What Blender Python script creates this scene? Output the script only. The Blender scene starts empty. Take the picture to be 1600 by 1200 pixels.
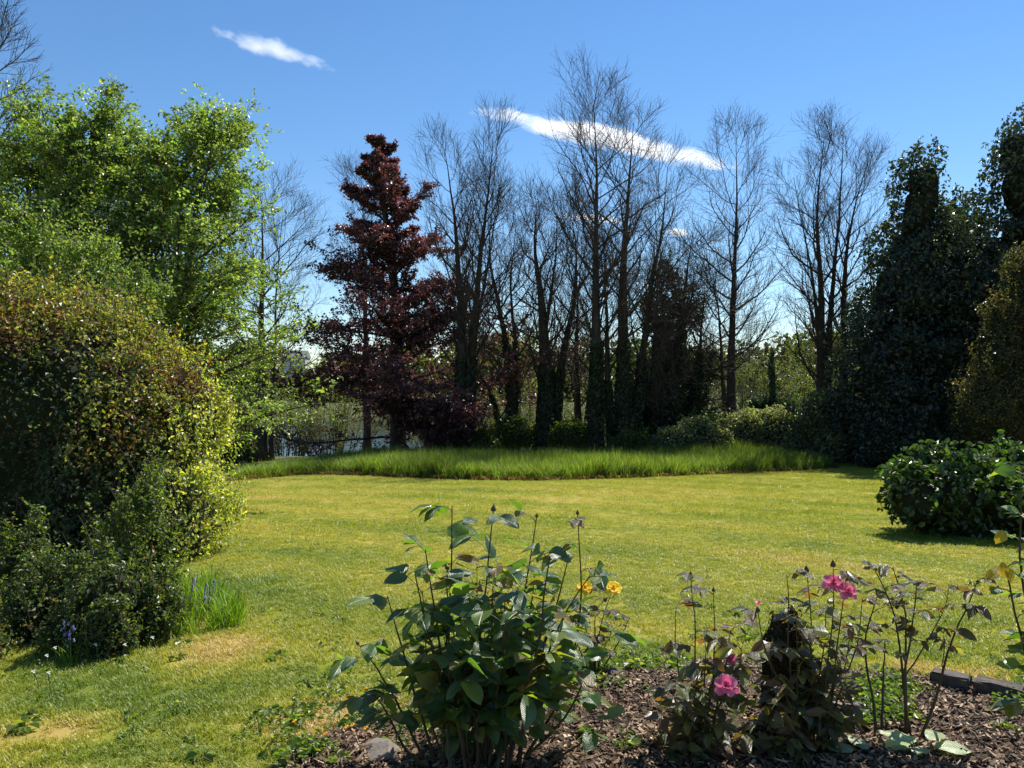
import bpy, math, random
import numpy as np
from mathutils import Vector, Matrix

random.seed(7)
RNG = np.random.default_rng(11)
PI = math.pi
scene = bpy.context.scene
COL = scene.collection

# ------------------------------------------------------------------ camera, sky, sun, exposure
EYE = 1.7
FPX = 1202.0                       # focal length in pixels of a 1600 px wide frame
cam_data = bpy.data.cameras.new("camera")
cam_data.sensor_width = 36.0
cam_data.lens = 36.0 * FPX / 1600.0
cam_data.clip_start = 0.05
cam_data.clip_end = 12000.0
cam = bpy.data.objects.new("camera", cam_data)
COL.objects.link(cam)
cam.location = (0, 0, EYE)
cam.rotation_euler = (math.radians(90), 0, 0)
scene.camera = cam

SUN_EL, SUN_AZ = math.radians(54), math.radians(36)      # azimuth to the right of the view direction
world = bpy.data.worlds.new("World")
scene.world = world
world.use_nodes = True
wn, wl = world.node_tree.nodes, world.node_tree.links
wn.clear()
sky = wn.new("ShaderNodeTexSky")
sky.sky_type = 'NISHITA'
sky.sun_disc = False
sky.sun_elevation = SUN_EL
sky.sun_rotation = SUN_AZ
sky.altitude = 50
sky.air_density = 1.0
sky.dust_density = 0.0
sky.ozone_density = 3.0
bg = wn.new("ShaderNodeBackground")
bg.inputs["Strength"].default_value = 0.086
wo = wn.new("ShaderNodeOutputWorld")
hs = wn.new("ShaderNodeHueSaturation")
hs.inputs["Saturation"].default_value = 1.18
wl.new(sky.outputs[0], hs.inputs["Color"])
wl.new(hs.outputs[0], bg.inputs[0])
wl.new(bg.outputs[0], wo.inputs[0])

sun_data = bpy.data.lights.new("sun", 'SUN')
sun_data.energy = 5.0
sun_data.angle = math.radians(0.53)
sun_data.color = (1.0, 0.94, 0.84)
sun = bpy.data.objects.new("sun", sun_data)
COL.objects.link(sun)
SUN_DIR = Vector((math.sin(SUN_AZ) * math.cos(SUN_EL), math.cos(SUN_AZ) * math.cos(SUN_EL), math.sin(SUN_EL)))
sun.rotation_euler = SUN_DIR.to_track_quat('Z', 'Y').to_euler()
sun.location = (20, 40, 60)

scene.view_settings.view_transform = 'Standard'
scene.view_settings.look = 'None'
scene.view_settings.gamma = 1.0
scene.view_settings.exposure = 0.82
scene.view_settings.use_curve_mapping = False
scene.cycles.max_bounces = 7
scene.cycles.diffuse_bounces = 3
scene.cycles.glossy_bounces = 2
scene.cycles.transmission_bounces = 4
scene.cycles.transparent_max_bounces = 6
scene.cycles.volume_bounces = 5
scene.cycles.use_denoising = True
scene.cycles.sample_clamp_indirect = 6.0
scene.cycles.use_adaptive_sampling = False

# ------------------------------------------------------------------ small maths helpers
def unit(v):
    return v / np.maximum(np.linalg.norm(v, axis=-1, keepdims=True), 1e-9)

def wav(p, f, seed):
    """smooth pseudo noise in about -1..1 for points p (..., 3)"""
    r = np.random.default_rng(seed)
    out = np.zeros(p.shape[:-1])
    for k in range(7):
        d = r.normal(size=3); d /= np.linalg.norm(d)
        out = out + np.sin((p @ d) * f * r.uniform(.6, 1.7) + r.uniform(0, 6.28))
    return out / 3.2

def sstep(a, b, x):
    t = np.clip((x - a) / (b - a), 0, 1)
    return t * t * (3 - 2 * t)

def terrain(x, y):
    x = np.asarray(x, float); y = np.asarray(y, float)
    z = -0.055 * np.clip(y - 4, 0, 30)
    p = np.stack([x, y, 0 * x], -1)
    z = z + 0.025 * wav(p, .7, 3) * sstep(3, 8, y) + .05 * wav(p, .22, 5) * sstep(8, 16, y)
    side = 1 - sstep(3, 13, x - .12 * (y - 36))
    lake = side * sstep(35, 45, y) * (1 - sstep(108, 124, y))
    z = z - 2.9 * lake
    z = z + 1.35 * np.exp(-((x - 12.5) / 7) ** 2 - ((y - 37) / 6) ** 2)
    z = z + 9 * sstep(118, 330, y) * (1 + .3 * np.sin(x * .021 + 1)) + 1.2 * sstep(45, 100, y) * (1 - side)
    return z

def PX(px, py, d):
    """point seen at photograph pixel (px, py) at depth d"""
    return np.array([(px - 800) / FPX * d, d, EYE - (py - 600) / FPX * d])

def GR(px, py):
    """ground point under pixel"""
    d = 4.0
    for _ in range(60):
        x = (px - 800) / FPX * d
        d = .5 * d + .5 * (EYE - float(terrain(x, d))) * FPX / (py - 600)
    x = (px - 800) / FPX * d
    return np.array([x, d, float(terrain(x, d))])

# ------------------------------------------------------------------ object helpers
def link(o, parent=None):
    COL.objects.link(o)
    if parent is not None:
        o.parent = parent
    return o

def np_mesh(name, V, F, mat=None, colors=None, smooth=False, uv=None):
    """V (n,3), F (m,k) all faces with k corners; colors (m,3) one colour per face"""
    me = bpy.data.meshes.new(name)
    V = np.ascontiguousarray(V, np.float32); F = np.ascontiguousarray(F, np.int32)
    m, k = F.shape
    me.vertices.add(len(V)); me.vertices.foreach_set("co", V.ravel())
    me.loops.add(m * k); me.loops.foreach_set("vertex_index", F.ravel())
    me.polygons.add(m)
    me.polygons.foreach_set("loop_start", np.arange(0, m * k, k, dtype=np.int32))
    me.polygons.foreach_set("loop_total", np.full(m, k, np.int32))
    me.polygons.foreach_set("use_smooth", np.full(m, smooth, bool))
    if colors is not None:
        a = me.attributes.new("Col", 'FLOAT_COLOR', 'FACE')
        c = np.ones((m, 4), np.float32); c[:, :3] = colors
        a.data.foreach_set("color", c.ravel())
    if uv is not None:
        l = me.uv_layers.new(name="UVMap")
        l.data.foreach_set("uv", np.ascontiguousarray(uv[F.ravel()], np.float32).ravel())
    me.update(calc_edges=True)
    if mat is not None:
        me.materials.append(mat)
    return me

def mesh_obj(name, me, parent=None, loc=None):
    o = bpy.data.objects.new(name, me)
    if loc is not None:
        o.location = tuple(loc)
    return link(o, parent)

def tag(o, label=None, cat=None, group=None, kind=None):
    if label: o["label"] = label
    if cat: o["category"] = cat
    if group: o["group"] = group
    if kind: o["kind"] = kind
    return o

def thing(name, loc, label, cat, group=None):
    o = bpy.data.objects.new(name, None)
    o.empty_display_size = .2
    o.location = tuple(loc)
    link(o)
    return tag(o, label, cat, group)

class Geo:
    """collects quads/tris as arrays"""
    def __init__(self):
        self.V, self.F, self.C, self.n = [], [], [], 0
    def add(self, V, F, C=None):
        self.V.append(V); self.F.append(F + self.n); self.n += len(V)
        if C is not None: self.C.append(C)
    def mesh(self, name, mat, smooth=False):
        C = np.concatenate(self.C) if self.C else None
        return np_mesh(name, np.concatenate(self.V), np.concatenate(self.F), mat, C, smooth)

def tubes(P, R, k):
    """P (B,n,3) polylines, R (B,n) radii -> verts, quads"""
    B, n, _ = P.shape
    T = np.empty_like(P)
    T[:, 1:-1] = P[:, 2:] - P[:, :-2]; T[:, 0] = P[:, 1] - P[:, 0]; T[:, -1] = P[:, -1] - P[:, -2]
    T = unit(T)
    mean = unit(P[:, -1] - P[:, 0])
    ref = np.where(np.abs(mean[:, 2:3]) > .75, np.array([[1., .13, 0]]), np.array([[.1, 0, 1.]]))
    N = unit(np.cross(T, np.broadcast_to(ref[:, None, :], T.shape)))
    Bn = np.cross(T, N)
    a = np.arange(k) * 2 * PI / k
    V = P[:, :, None, :] + R[:, :, None, None] * (np.cos(a)[None, None, :, None] * N[:, :, None, :] + np.sin(a)[None, None, :, None] * Bn[:, :, None, :])
    idx = np.arange(B * n * k).reshape(B, n, k)
    nx = np.roll(idx, -1, axis=2)
    F = np.stack([idx[:, :-1], nx[:, :-1], nx[:, 1:], idx[:, 1:]], -1).reshape(-1, 4)
    return V.reshape(-1, 3), F

def resample(pts, n, rng=None, wig=0.0):
    pts = np.asarray(pts, float)
    s = np.concatenate([[0], np.cumsum(np.linalg.norm(np.diff(pts, axis=0), axis=1))])
    t = np.linspace(0, s[-1], n)
    q = np.stack([np.interp(t, s, pts[:, i]) for i in range(3)], -1)
    for _ in range(2):                     # soften the corners
        q[1:-1] = .25 * q[:-2] + .5 * q[1:-1] + .25 * q[2:]
    if wig and rng is not None:
        w = rng.normal(size=(n, 3)) * wig; w[0] = 0
        q = q + np.cumsum(w, 0) * .5 * np.array([1, 1, .2])
    return q

def grow(rng, P, R, per, t0, t1, length, ang, up, wig, nseg, ratio, tip, rmax=9., flat=0.0, var=(.65, 1.25), tpow=1.0):
    """child branches of polylines P (B,n,3); length(t, j) gives metres; returns polylines, radii, t along the parent"""
    B, n, _ = P.shape
    par = np.repeat(np.arange(B), per)
    j = np.tile(np.arange(per), B)
    t = t0 + (t1 - t0) * ((j + rng.uniform(0, 1, len(j))) / per) ** tpow
    f = t * (n - 1); i = np.minimum(f.astype(int), n - 2); w = (f - i)[:, None]
    base = P[par, i] * (1 - w) + P[par, i + 1] * w
    tan = unit(P[par, i + 1] - P[par, i])
    r = (R[par, i] * (1 - w[:, 0]) + R[par, i + 1] * w[:, 0]) * ratio
    az = j * 2.39996 + rng.uniform(0, 6.28, B)[par] + rng.normal(size=len(j)) * .5
    ref = np.where(np.abs(tan[:, 2:3]) > .8, np.array([[1., 0, 0]]), np.array([[0, 0, 1.]]))
    n1 = unit(np.cross(tan, ref)); n2 = np.cross(tan, n1)
    side = np.cos(az)[:, None] * n1 + np.sin(az)[:, None] * n2
    if flat:
        side = unit(side * np.array([1, 1, 1 - flat]))
    an = ang(t) if callable(ang) else ang + 0 * t
    a = np.radians(an + rng.normal(size=len(j)) * an * .18)[:, None]
    d = unit(tan * np.cos(a) + side * np.sin(a))
    L = length(t, par) * rng.uniform(*var, len(j))
    pts = [base]
    p = base
    for s in range(nseg):
        d = unit(d + np.array([0, 0, 1.]) * up + rng.normal(size=d.shape) * wig)
        p = p + d * (L / nseg)[:, None]
        pts.append(p)
    Q = np.stack(pts, 1)
    r = np.minimum(np.maximum(r, tip * 1.3), rmax)
    u = np.linspace(0, 1, nseg + 1)
    RR = r[:, None] * (1 - u) + tip * u
    return Q, RR, t

def leaf_cloud(C, axis, normal, size, colors, aspect=.55, fold=.25, six=False):
    """rhombic (two triangles) or six-sided (four triangles) leaves -> verts, tris, colours"""
    axis = unit(axis); side = unit(np.cross(axis, normal)); nrm = np.cross(side, axis)
    L = size[:, None]; W = L * aspect * .5
    n = len(C)
    if not six:
        v0 = C - axis * L * .5; v2 = C + axis * L * .5
        v1 = C + side * W + nrm * W * fold * 2; v3 = C - side * W + nrm * W * fold * 2
        V = np.stack([v0, v1, v2, v3], 1).reshape(-1, 3)
        b = np.arange(n)[:, None] * 4
        F = np.concatenate([b + [[0, 1, 2]], b + [[0, 2, 3]]], 1).reshape(-1, 3)
        return V, F, np.repeat(colors, 2, 0)
    v0 = C - axis * L * .5; v3 = C + axis * L * .5 - nrm * L * .08
    u1, u2 = axis * L * -.2, axis * L * .18
    ff = nrm * W * fold * 2
    V = np.stack([v0, C + u1 + side * W + ff, C + u2 + side * W * .9 + ff, v3, C + u2 - side * W * .9 + ff, C + u1 - side * W + ff], 1).reshape(-1, 3)
    b = np.arange(n)[:, None] * 6
    F = np.concatenate([b + [[0, 1, 2]], b + [[0, 2, 3]], b + [[0, 3, 4]], b + [[0, 4, 5]]], 1).reshape(-1, 3)
    return V, F, np.repeat(colors, 4, 0)

def mixcol(rng, n, pal, jit=.18):
    """n colours drawn from a palette [(weight, (r,g,b)), ...]"""
    w = np.array([p[0] for p in pal], float); w /= w.sum()
    c = np.array([p[1] for p in pal])[rng.choice(len(pal), n, p=w)]
    return np.clip(c * (1 + rng.normal(size=(n, 1)) * jit) * (1 + rng.normal(size=(n, 3)) * jit * .35), .004, .9)

# ------------------------------------------------------------------ materials
def new_mat(name):
    m = bpy.data.materials.new(name)
    m.use_nodes = True
    m.node_tree.nodes.clear()
    return m, m.node_tree.nodes, m.node_tree.links

def node(ns, t, **kw):
    x = ns.new(t)
    for k, v in kw.items():
        setattr(x, k, v)
    return x

def noise_node(ns, ls, scale, detail=4, rough=.6, vec=None):
    x = ns.new("ShaderNodeTexNoise")
    x.inputs["Scale"].default_value = scale
    x.inputs["Detail"].default_value = detail
    x.inputs["Roughness"].default_value = rough
    if vec is not None: ls.new(vec, x.inputs["Vector"])
    return x

def ramp(ns, ls, fac, stops):
    r = ns.new("ShaderNodeValToRGB")
    e = r.color_ramp.elements
    while len(e) < len(stops): e.new(.5)
    for el, (p, c) in zip(e, stops):
        el.position = p; el.color = (*c, 1)
    ls.new(fac, r.inputs[0])
    return r

def mixrgb(ns, ls, fac, a, b, mode='MIX'):
    m = ns.new("ShaderNodeMix"); m.data_type = 'RGBA'; m.blend_type = mode
    for sock, v in ((m.inputs[0], fac), (m.inputs[6], a), (m.inputs[7], b)):
        if hasattr(v, "links"): ls.new(v, sock)
        else: sock.default_value = v if not isinstance(v, tuple) else (*v, 1)
    return m.outputs[2]

def vmath(ns, ls, op, a, b=None):
    m = ns.new("ShaderNodeMath"); m.operation = op
    for sock, v in ((m.inputs[0], a), (m.inputs[1], b)):
        if v is None: continue
        if hasattr(v, "links"): ls.new(v, sock)
        else: sock.default_value = v
    return m.outputs[0]

def foliage_mat(name, rough=.45, spec=.5, trans=.38, tint=(1.5, 1.6, .55), color=None):
    """leaf: reflecting top plus light shining through; colour from the leaf's own Col attribute"""
    m, ns, ls = new_mat(name)
    if color is None:
        at = node(ns, "ShaderNodeAttribute", attribute_name="Col")
        c = at.outputs["Color"]
    else:
        c = color(ns, ls)
    bs = ns.new("ShaderNodeBsdfPrincipled")
    bs.inputs["Roughness"].default_value = rough
    bs.inputs["Specular IOR Level"].default_value = spec
    ls.new(c, bs.inputs["Base Color"])
    tr = ns.new("ShaderNodeBsdfTranslucent")
    ls.new(mixrgb(ns, ls, 1.0, c, tint, 'MULTIPLY'), tr.inputs["Color"])
    mx = ns.new("ShaderNodeMixShader"); mx.inputs[0].default_value = trans
    ls.new(bs.outputs[0], mx.inputs[1]); ls.new(tr.outputs[0], mx.inputs[2])
    out = ns.new("ShaderNodeOutputMaterial")
    ls.new(mx.outputs[0], out.inputs[0])
    return m

def solid_mat(name, stops, scale=8, detail=5, rough=.85, bump=.3, bscale=None, spec=.3, stretch=None, dist=.01):
    m, ns, ls = new_mat(name)
    tc = ns.new("ShaderNodeTexCoord")
    vec = tc.outputs["Object"]
    if stretch:
        mp = ns.new("ShaderNodeMapping"); mp.inputs["Scale"].default_value = stretch
        ls.new(vec, mp.inputs[0]); vec = mp.outputs[0]
    nz = noise_node(ns, ls, scale, detail, .62, vec)
    r = ramp(ns, ls, nz.outputs[0], stops)
    bs = ns.new("ShaderNodeBsdfPrincipled")
    bs.inputs["Roughness"].default_value = rough
    bs.inputs["Specular IOR Level"].default_value = spec
    ls.new(r.outputs[0], bs.inputs["Base Color"])
    if bump:
        nb = noise_node(ns, ls, bscale or scale * 3, 6, .7, vec)
        b = ns.new("ShaderNodeBump"); b.inputs["Strength"].default_value = bump; b.inputs["Distance"].default_value = dist
        ls.new(nb.outputs[0], b.inputs["Height"]); ls.new(b.outputs[0], bs.inputs["Normal"])
    out = ns.new("ShaderNodeOutputMaterial")
    ls.new(bs.outputs[0], out.inputs[0])
    return m

M_LEAF = foliage_mat("fresh_leaf", .4, .5, .48, (1.9, 2.0, .6))
M_LEAFG = foliage_mat("glossy_leaf", .4, .6, .32, (1.7, 1.9, .5))
M_COPPER = foliage_mat("copper_leaf", .34, .6, .42, (1.9, 1.0, .85))
M_BLADE = foliage_mat("grass_blade_tall", .5, .35, .48, (1.35, 1.5, .45))
M_BARK = solid_mat("bark", [(.3, (.022, .018, .014)), (.55, (.05, .042, .033)), (.8, (.1, .085, .065))], 5, 6, .9, .6, 14, .2, (1, 1, .25))
M_TWIG = solid_mat("twig", [(.3, (.045, .034, .028)), (.75, (.1, .078, .06))], 3, 2, .8, 0)
M_CANE = solid_mat("rose_cane", [(.3, (.03, .022, .014)), (.5, (.06, .04, .02)), (.72, (.055, .075, .02))], 9, 4, .5, .3, 60, .4)
M_CANEG = solid_mat("green_cane", [(.3, (.05, .03, .02)), (.6, (.075, .07, .025)), (.8, (.07, .1, .025))], 14, 3, .5, .2, 60, .4)

def lawn_colour(ns, ls):
    """colour of the mown grass from the place it grows: greener and yellower drifts, straw patches"""
    g = ns.new("ShaderNodeNewGeometry")
    pos = g.outputs["Position"]
    mp = ns.new("ShaderNodeMapping"); mp.inputs["Scale"].default_value = (.55, .9, 0)
    ls.new(pos, mp.inputs[0])
    n1 = noise_node(ns, ls, .55, 5, .6, mp.outputs[0])
    n2 = noise_node(ns, ls, 2.6, 5, .65, mp.outputs[0])
    n3 = noise_node(ns, ls, 21, 3, .6, mp.outputs[0])
    s = vmath(ns, ls, 'ADD', vmath(ns, ls, 'MULTIPLY', n1.outputs[0], .56), vmath(ns, ls, 'MULTIPLY', n2.outputs[0], .42))
    s = vmath(ns, ls, 'ADD', s, vmath(ns, ls, 'MULTIPLY', vmath(ns, ls, 'SUBTRACT', n3.outputs[0], .5), .22))
    wv = node(ns, "ShaderNodeTexWave", wave_type='RINGS', rings_direction='Z')
    wv.inputs["Scale"].default_value = .16; wv.inputs["Distortion"].default_value = 1.2; wv.inputs["Detail"].default_value = 2
    wm = ns.new("ShaderNodeMapping"); wm.inputs["Location"].default_value = (14, 9, 0); wm.inputs["Scale"].default_value = (1, 1, 0)
    ls.new(pos, wm.inputs[0]); ls.new(wm.outputs[0], wv.inputs["Vector"])
    s = vmath(ns, ls, 'ADD', s, vmath(ns, ls, 'MULTIPLY', vmath(ns, ls, 'SUBTRACT', wv.outputs["Fac"], .35), .16))
    for (x, y, r, a) in DRY:
        d = node(ns, "ShaderNodeVectorMath", operation='DISTANCE')
        d.inputs[1].default_value = (x, y, 0)
        cm = node(ns, "ShaderNodeVectorMath", operation='MULTIPLY'); cm.inputs[1].default_value = (1, 1, 0)
        ls.new(pos, cm.inputs[0]); ls.new(cm.outputs[0], d.inputs[0])
        q = node(ns, "ShaderNodeMapRange", interpolation_type='SMOOTHSTEP')
        q.inputs[1].default_value = 0; q.inputs[2].default_value = r; q.inputs[3].default_value = a; q.inputs[4].default_value = 0
        ls.new(d.outputs["Value"], q.inputs[0])
        s = vmath(ns, ls, 'ADD', s, q.outputs[0])
    return ramp(ns, ls, s, [(.3, (.17, .235, .03)), (.46, (.3, .325, .042)), (.62, (.385, .37, .058)), (.82, (.48, .39, .12)), (1.0, (.56, .43, .19))]).outputs[0]

DRY = []
for (px, py, r, a) in ((60, 1140, .5, .34), (130, 1135, .3, .28), (350, 1010, .45, .4), (300, 1045, .5, .25), (430, 780, 5, .12), (1250, 890, 1.6, .2), (700, 880, 1.3, .18),
                       (1000, 770, 5, .12), (480, 1130, .4, .5), (560, 1110, .35, .5), (1420, 1040, .3, .4), (1530, 1058, .4, .45), (150, 1090, 1.0, -.22), (480, 1065, .8, -.16),
                       (1010, 1015, .5, -.3), (1500, 980, .8, -.12), (420, 900, 1.6, -.14)):
    g = GR(px, py); DRY.append((g[0], g[1], r, a))

# ------------------------------------------------------------------ ground
def axis_grid(a, b, dense0, dense1, step, growth=1.12):
    xs = list(np.arange(dense0, dense1 + 1e-6, step))
    s = step
    while xs[-1] < b: s *= growth; xs.append(xs[-1] + s)
    s = step
    while xs[0] > a: s *= growth; xs.insert(0, xs[0] - s)
    return np.array(xs)

def ground_material():
    m, ns, ls = new_mat("lawn_ground")
    c = mixrgb(ns, ls, 1.0, lawn_colour(ns, ls), (.62, .56, .54), 'MULTIPLY')      # thatch and soil between the blades
    g = ns.new("ShaderNodeNewGeometry")
    sep = ns.new("ShaderNodeSeparateXYZ"); ls.new(g.outputs["Position"], sep.inputs[0])
    far = node(ns, "ShaderNodeMapRange", interpolation_type='SMOOTHSTEP')
    far.inputs[1].default_value = 30; far.inputs[2].default_value = 37
    ls.new(sep.outputs[1], far.inputs[0])
    nz = noise_node(ns, ls, .35, 6, .65, g.outputs["Position"])
    rough = ramp(ns, ls, nz.outputs[0], [(.3, (.035, .05, .015)), (.55, (.075, .09, .025)), (.75, (.1, .085, .05))]).outputs[0]
    c = mixrgb(ns, ls, far.outputs[0], c, rough)
    bs = ns.new("ShaderNodeBsdfPrincipled"); bs.inputs["Roughness"].default_value = .9; bs.inputs["Specular IOR Level"].default_value = .15
    ls.new(c, bs.inputs["Base Color"])
    n1 = noise_node(ns, ls, 45, 4, .7, g.outputs["Position"])
    b = ns.new("ShaderNodeBump"); b.inputs["Strength"].default_value = .6; b.inputs["Distance"].default_value = .012
    ls.new(n1.outputs[0], b.inputs["Height"]); ls.new(b.outputs[0], bs.inputs["Normal"])
    out = ns.new("ShaderNodeOutputMaterial"); ls.new(bs.outputs[0], out.inputs[0])
    return m

gx = axis_grid(-1400, 1400, -14, 16, .42)
gy = axis_grid(-40, 2600, -2, 44, .42)
X, Y = np.meshgrid(gx, gy)
Vg = np.stack([X, Y, terrain(X, Y)], -1).reshape(-1, 3)
nx_, ny_ = len(gx), len(gy)
ii = np.arange(nx_ * ny_).reshape(ny_, nx_)
Fg = np.stack([ii[:-1, :-1], ii[:-1, 1:], ii[1:, 1:], ii[1:, :-1]], -1).reshape(-1, 4)
tag(mesh_obj("lawn_ground", np_mesh("lawn_ground", Vg, Fg, ground_material(), smooth=True)), "mown garden lawn sloping gently down towards the lake", "lawn", kind="structure")

# lake
m_water, ns, ls = new_mat("lake_water")
bs = ns.new("ShaderNodeBsdfPrincipled")
bs.inputs["Base Color"].default_value = (.02, .03, .03, 1); bs.inputs["Roughness"].default_value = .08
tc = ns.new("ShaderNodeTexCoord"); mp = ns.new("ShaderNodeMapping"); mp.inputs["Scale"].default_value = (.7, 1.6, 1)
ls.new(tc.outputs["Object"], mp.inputs[0])
nz = noise_node(ns, ls, .9, 5, .6, mp.outputs[0])
b = ns.new("ShaderNodeBump"); b.inputs["Strength"].default_value = .35; b.inputs["Distance"].default_value = .12
ls.new(nz.outputs[0], b.inputs["Height"]); ls.new(b.outputs[0], bs.inputs["Normal"])
out = ns.new("ShaderNodeOutputMaterial"); ls.new(bs.outputs[0], out.inputs[0])
lx, ly = np.linspace(-160, 60, 45), np.linspace(36, 128, 20)
X, Y = np.meshgrid(lx, ly)
ii = np.arange(45 * 20).reshape(20, 45)
tag(mesh_obj("lake", np_mesh("lake", np.stack([X, Y, 0 * X - 3.25], -1).reshape(-1, 3), np.stack([ii[:-1, :-1], ii[:-1, 1:], ii[1:, 1:], ii[1:, :-1]], -1).reshape(-1, 4), m_water)),
    "lake water glinting behind the trees", "lake", kind="structure")

# flower bed soil: polygon in ground coordinates
BED_EDGE = [GR(*p) for p in ((430, 1240), (465, 1172), (540, 1132), (640, 1106), (770, 1082), (880, 1062), (960, 1050), (1050, 1040), (1150, 1036), (1250, 1045), (1350, 1052), (1460, 1064), (1600, 1098), (1750, 1130))]
BX = np.array([p[0] for p in BED_EDGE]); BY = np.array([p[1] for p in BED_EDGE])

def bed_depth(x, y):
    """metres inside the bed (positive) from its lawn edge"""
    p = np.stack([x, y, 0 * x], -1)
    e = np.interp(x, BX, BY, left=BY[0] - 1.5, right=BY[-1]) + .05 * wav(p, 9, 41)
    return e - y

def bed_z(x, y):
    p = np.stack([x, y, 0 * x], -1)
    ins = bed_depth(x, y)
    return terrain(x, y) + .004 + sstep(0, .25, ins) * .05 + (.012 * wav(p, 14, 42) + .008 * wav(p, 40, 43)) * sstep(0, .1, ins)

M_SOIL = solid_mat("bark_soil", [(.3, (.018, .012, .009)), (.5, (.05, .034, .025)), (.68, (.1, .072, .055)), (.85, (.17, .125, .1))], 38, 6, .95, .9, 70, .15, dist=.01)
bx = np.arange(-1.6, 4.2, .035); by = np.arange(1.2, 5.0, .035)
X, Y = np.meshgrid(bx, by)
Zb = bed_z(X, Y)
ii = np.arange(X.size).reshape(X.shape)
Fq = np.stack([ii[:-1, :-1], ii[:-1, 1:], ii[1:, 1:], ii[1:, :-1]], -1)
cx = .25 * (X[:-1, :-1] + X[1:, 1:] + X[:-1, 1:] + X[1:, :-1]); cy = .25 * (Y[:-1, :-1] + Y[1:, 1:] + Y[:-1, 1:] + Y[1:, :-1])
keep = bed_depth(cx, cy) > 0
tag(mesh_obj("flower_bed_ground", np_mesh("flower_bed_ground", np.stack([X, Y, Zb], -1).reshape(-1, 3), Fq[keep].reshape(-1, 4), M_SOIL, smooth=True)),
    "dark soil of the rose bed under the bark mulch", "flower bed", kind="structure")

# ------------------------------------------------------------------ instanced stuff (grass, mulch)
def scatter(name, pts, rot, scl, sources, label, cat):
    me = np_mesh(name, pts, np.zeros((0, 3), np.int32))
    a = me.attributes.new("rot", 'FLOAT_VECTOR', 'POINT'); a.data.foreach_set("vector", np.ascontiguousarray(rot, np.float32).ravel())
    a = me.attributes.new("scl", 'FLOAT_VECTOR', 'POINT'); a.data.foreach_set("vector", np.ascontiguousarray(scl, np.float32).ravel())
    o = mesh_obj(name, me)
    tag(o, label, cat, kind="stuff")
    ng = bpy.data.node_groups.new(name, 'GeometryNodeTree')
    ng.interface.new_socket("Geometry", in_out='INPUT', socket_type='NodeSocketGeometry')
    ng.interface.new_socket("Geometry", in_out='OUTPUT', socket_type='NodeSocketGeometry')
    gi = ng.nodes.new('NodeGroupInput'); go = ng.nodes.new('NodeGroupOutput')
    ip = ng.nodes.new('GeometryNodeInstanceOnPoints'); jn = ng.nodes.new('GeometryNodeJoinGeometry')
    for s in sources:
        oi = ng.nodes.new('GeometryNodeObjectInfo'); oi.inputs[0].default_value = s; oi.inputs["As Instance"].default_value = True
        ng.links.new(oi.outputs["Geometry"], jn.inputs[0])
    ip.inputs["Pick Instance"].default_value = True
    for an, sock in (("rot", "Rotation"), ("scl", "Scale")):
        na = ng.nodes.new('GeometryNodeInputNamedAttribute'); na.data_type = 'FLOAT_VECTOR'; na.inputs["Name"].default_value = an
        ng.links.new(na.outputs["Attribute"], ip.inputs[sock])
    ng.links.new(gi.outputs[0], ip.inputs["Points"]); ng.links.new(jn.outputs[0], ip.inputs["Instance"]); ng.links.new(ip.outputs[0], go.inputs[0])
    md = o.modifiers.new("scatter", 'NODES'); md.node_group = ng
    return o

def tuft(name, rng, n, rad, h, w, mat, pal=None, lean=.5, seg=2):
    a = rng.uniform(0, 6.28, n); r = rad * np.sqrt(rng.uniform(0, 1, n))
    base = np.stack([r * np.cos(a), r * np.sin(a), np.full(n, -.006)], -1)
    b = rng.uniform(0, 6.28, n); H = h * rng.uniform(.55, 1.2, n)
    out = np.stack([np.cos(b), np.sin(b), 0 * b], -1) * (lean * H * rng.uniform(.2, 1.3, n))[:, None]
    sd = np.stack([-np.sin(b), np.cos(b), 0 * b], -1) * (w * rng.uniform(.7, 1.3, n) / 2)[:, None]
    up = np.stack([0 * b, 0 * b, H], -1)
    g = Geo()
    if seg == 1:
        V = np.stack([base - sd, base + sd, base + out + up], 1).reshape(-1, 3)
        F = np.arange(n * 3).reshape(-1, 3)
        k = 1
    else:
        mid = base + out * .35 + up * .6
        V = np.stack([base - sd, base + sd, mid + sd * .8, mid - sd * .8, base + out + up * .98], 1).reshape(-1, 3)
        q = np.arange(n)[:, None] * 5
        F = np.concatenate([q + [[0, 1, 2]], q + [[0, 2, 3]], q + [[3, 2, 4]]], 1).reshape(-1, 3)
        k = 3
    c = np.repeat(mixcol(rng, n, pal), k, 0) if pal else None
    o = bpy.data.objects.new(name, np_mesh(name, V, F, mat, c))
    return o

M_LAWN = foliage_mat("lawn_grass_blade", .45, .4, .4, (1.2, 1.3, .5), color=lawn_colour)

def frustum_points(rng, n, d0, d1, margin=1.25):
    """even spread over the ground in view between two depths"""
    d = np.sqrt(rng.uniform(d0 * d0, d1 * d1, n))
    x = rng.uniform(-1, 1, n) * d * .666 * margin
    return x, d

def meadow_in(x, y):
    """metres inside the unmown strip, measured from its front edge; negative outside"""
    f = np.interp(x, MFX, MFY, left=99, right=99)
    return y - f

MF = [GR(*p) for p in ((362, 751), (420, 746), (480, 741), (560, 742), (640, 745), (740, 749), (850, 750), (960, 747), (1060, 743), (1150, 739), (1230, 735), (1292, 731))]
MFX = np.array([p[0] for p in MF]); MFY = np.array([p[1] for p in MF])

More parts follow.
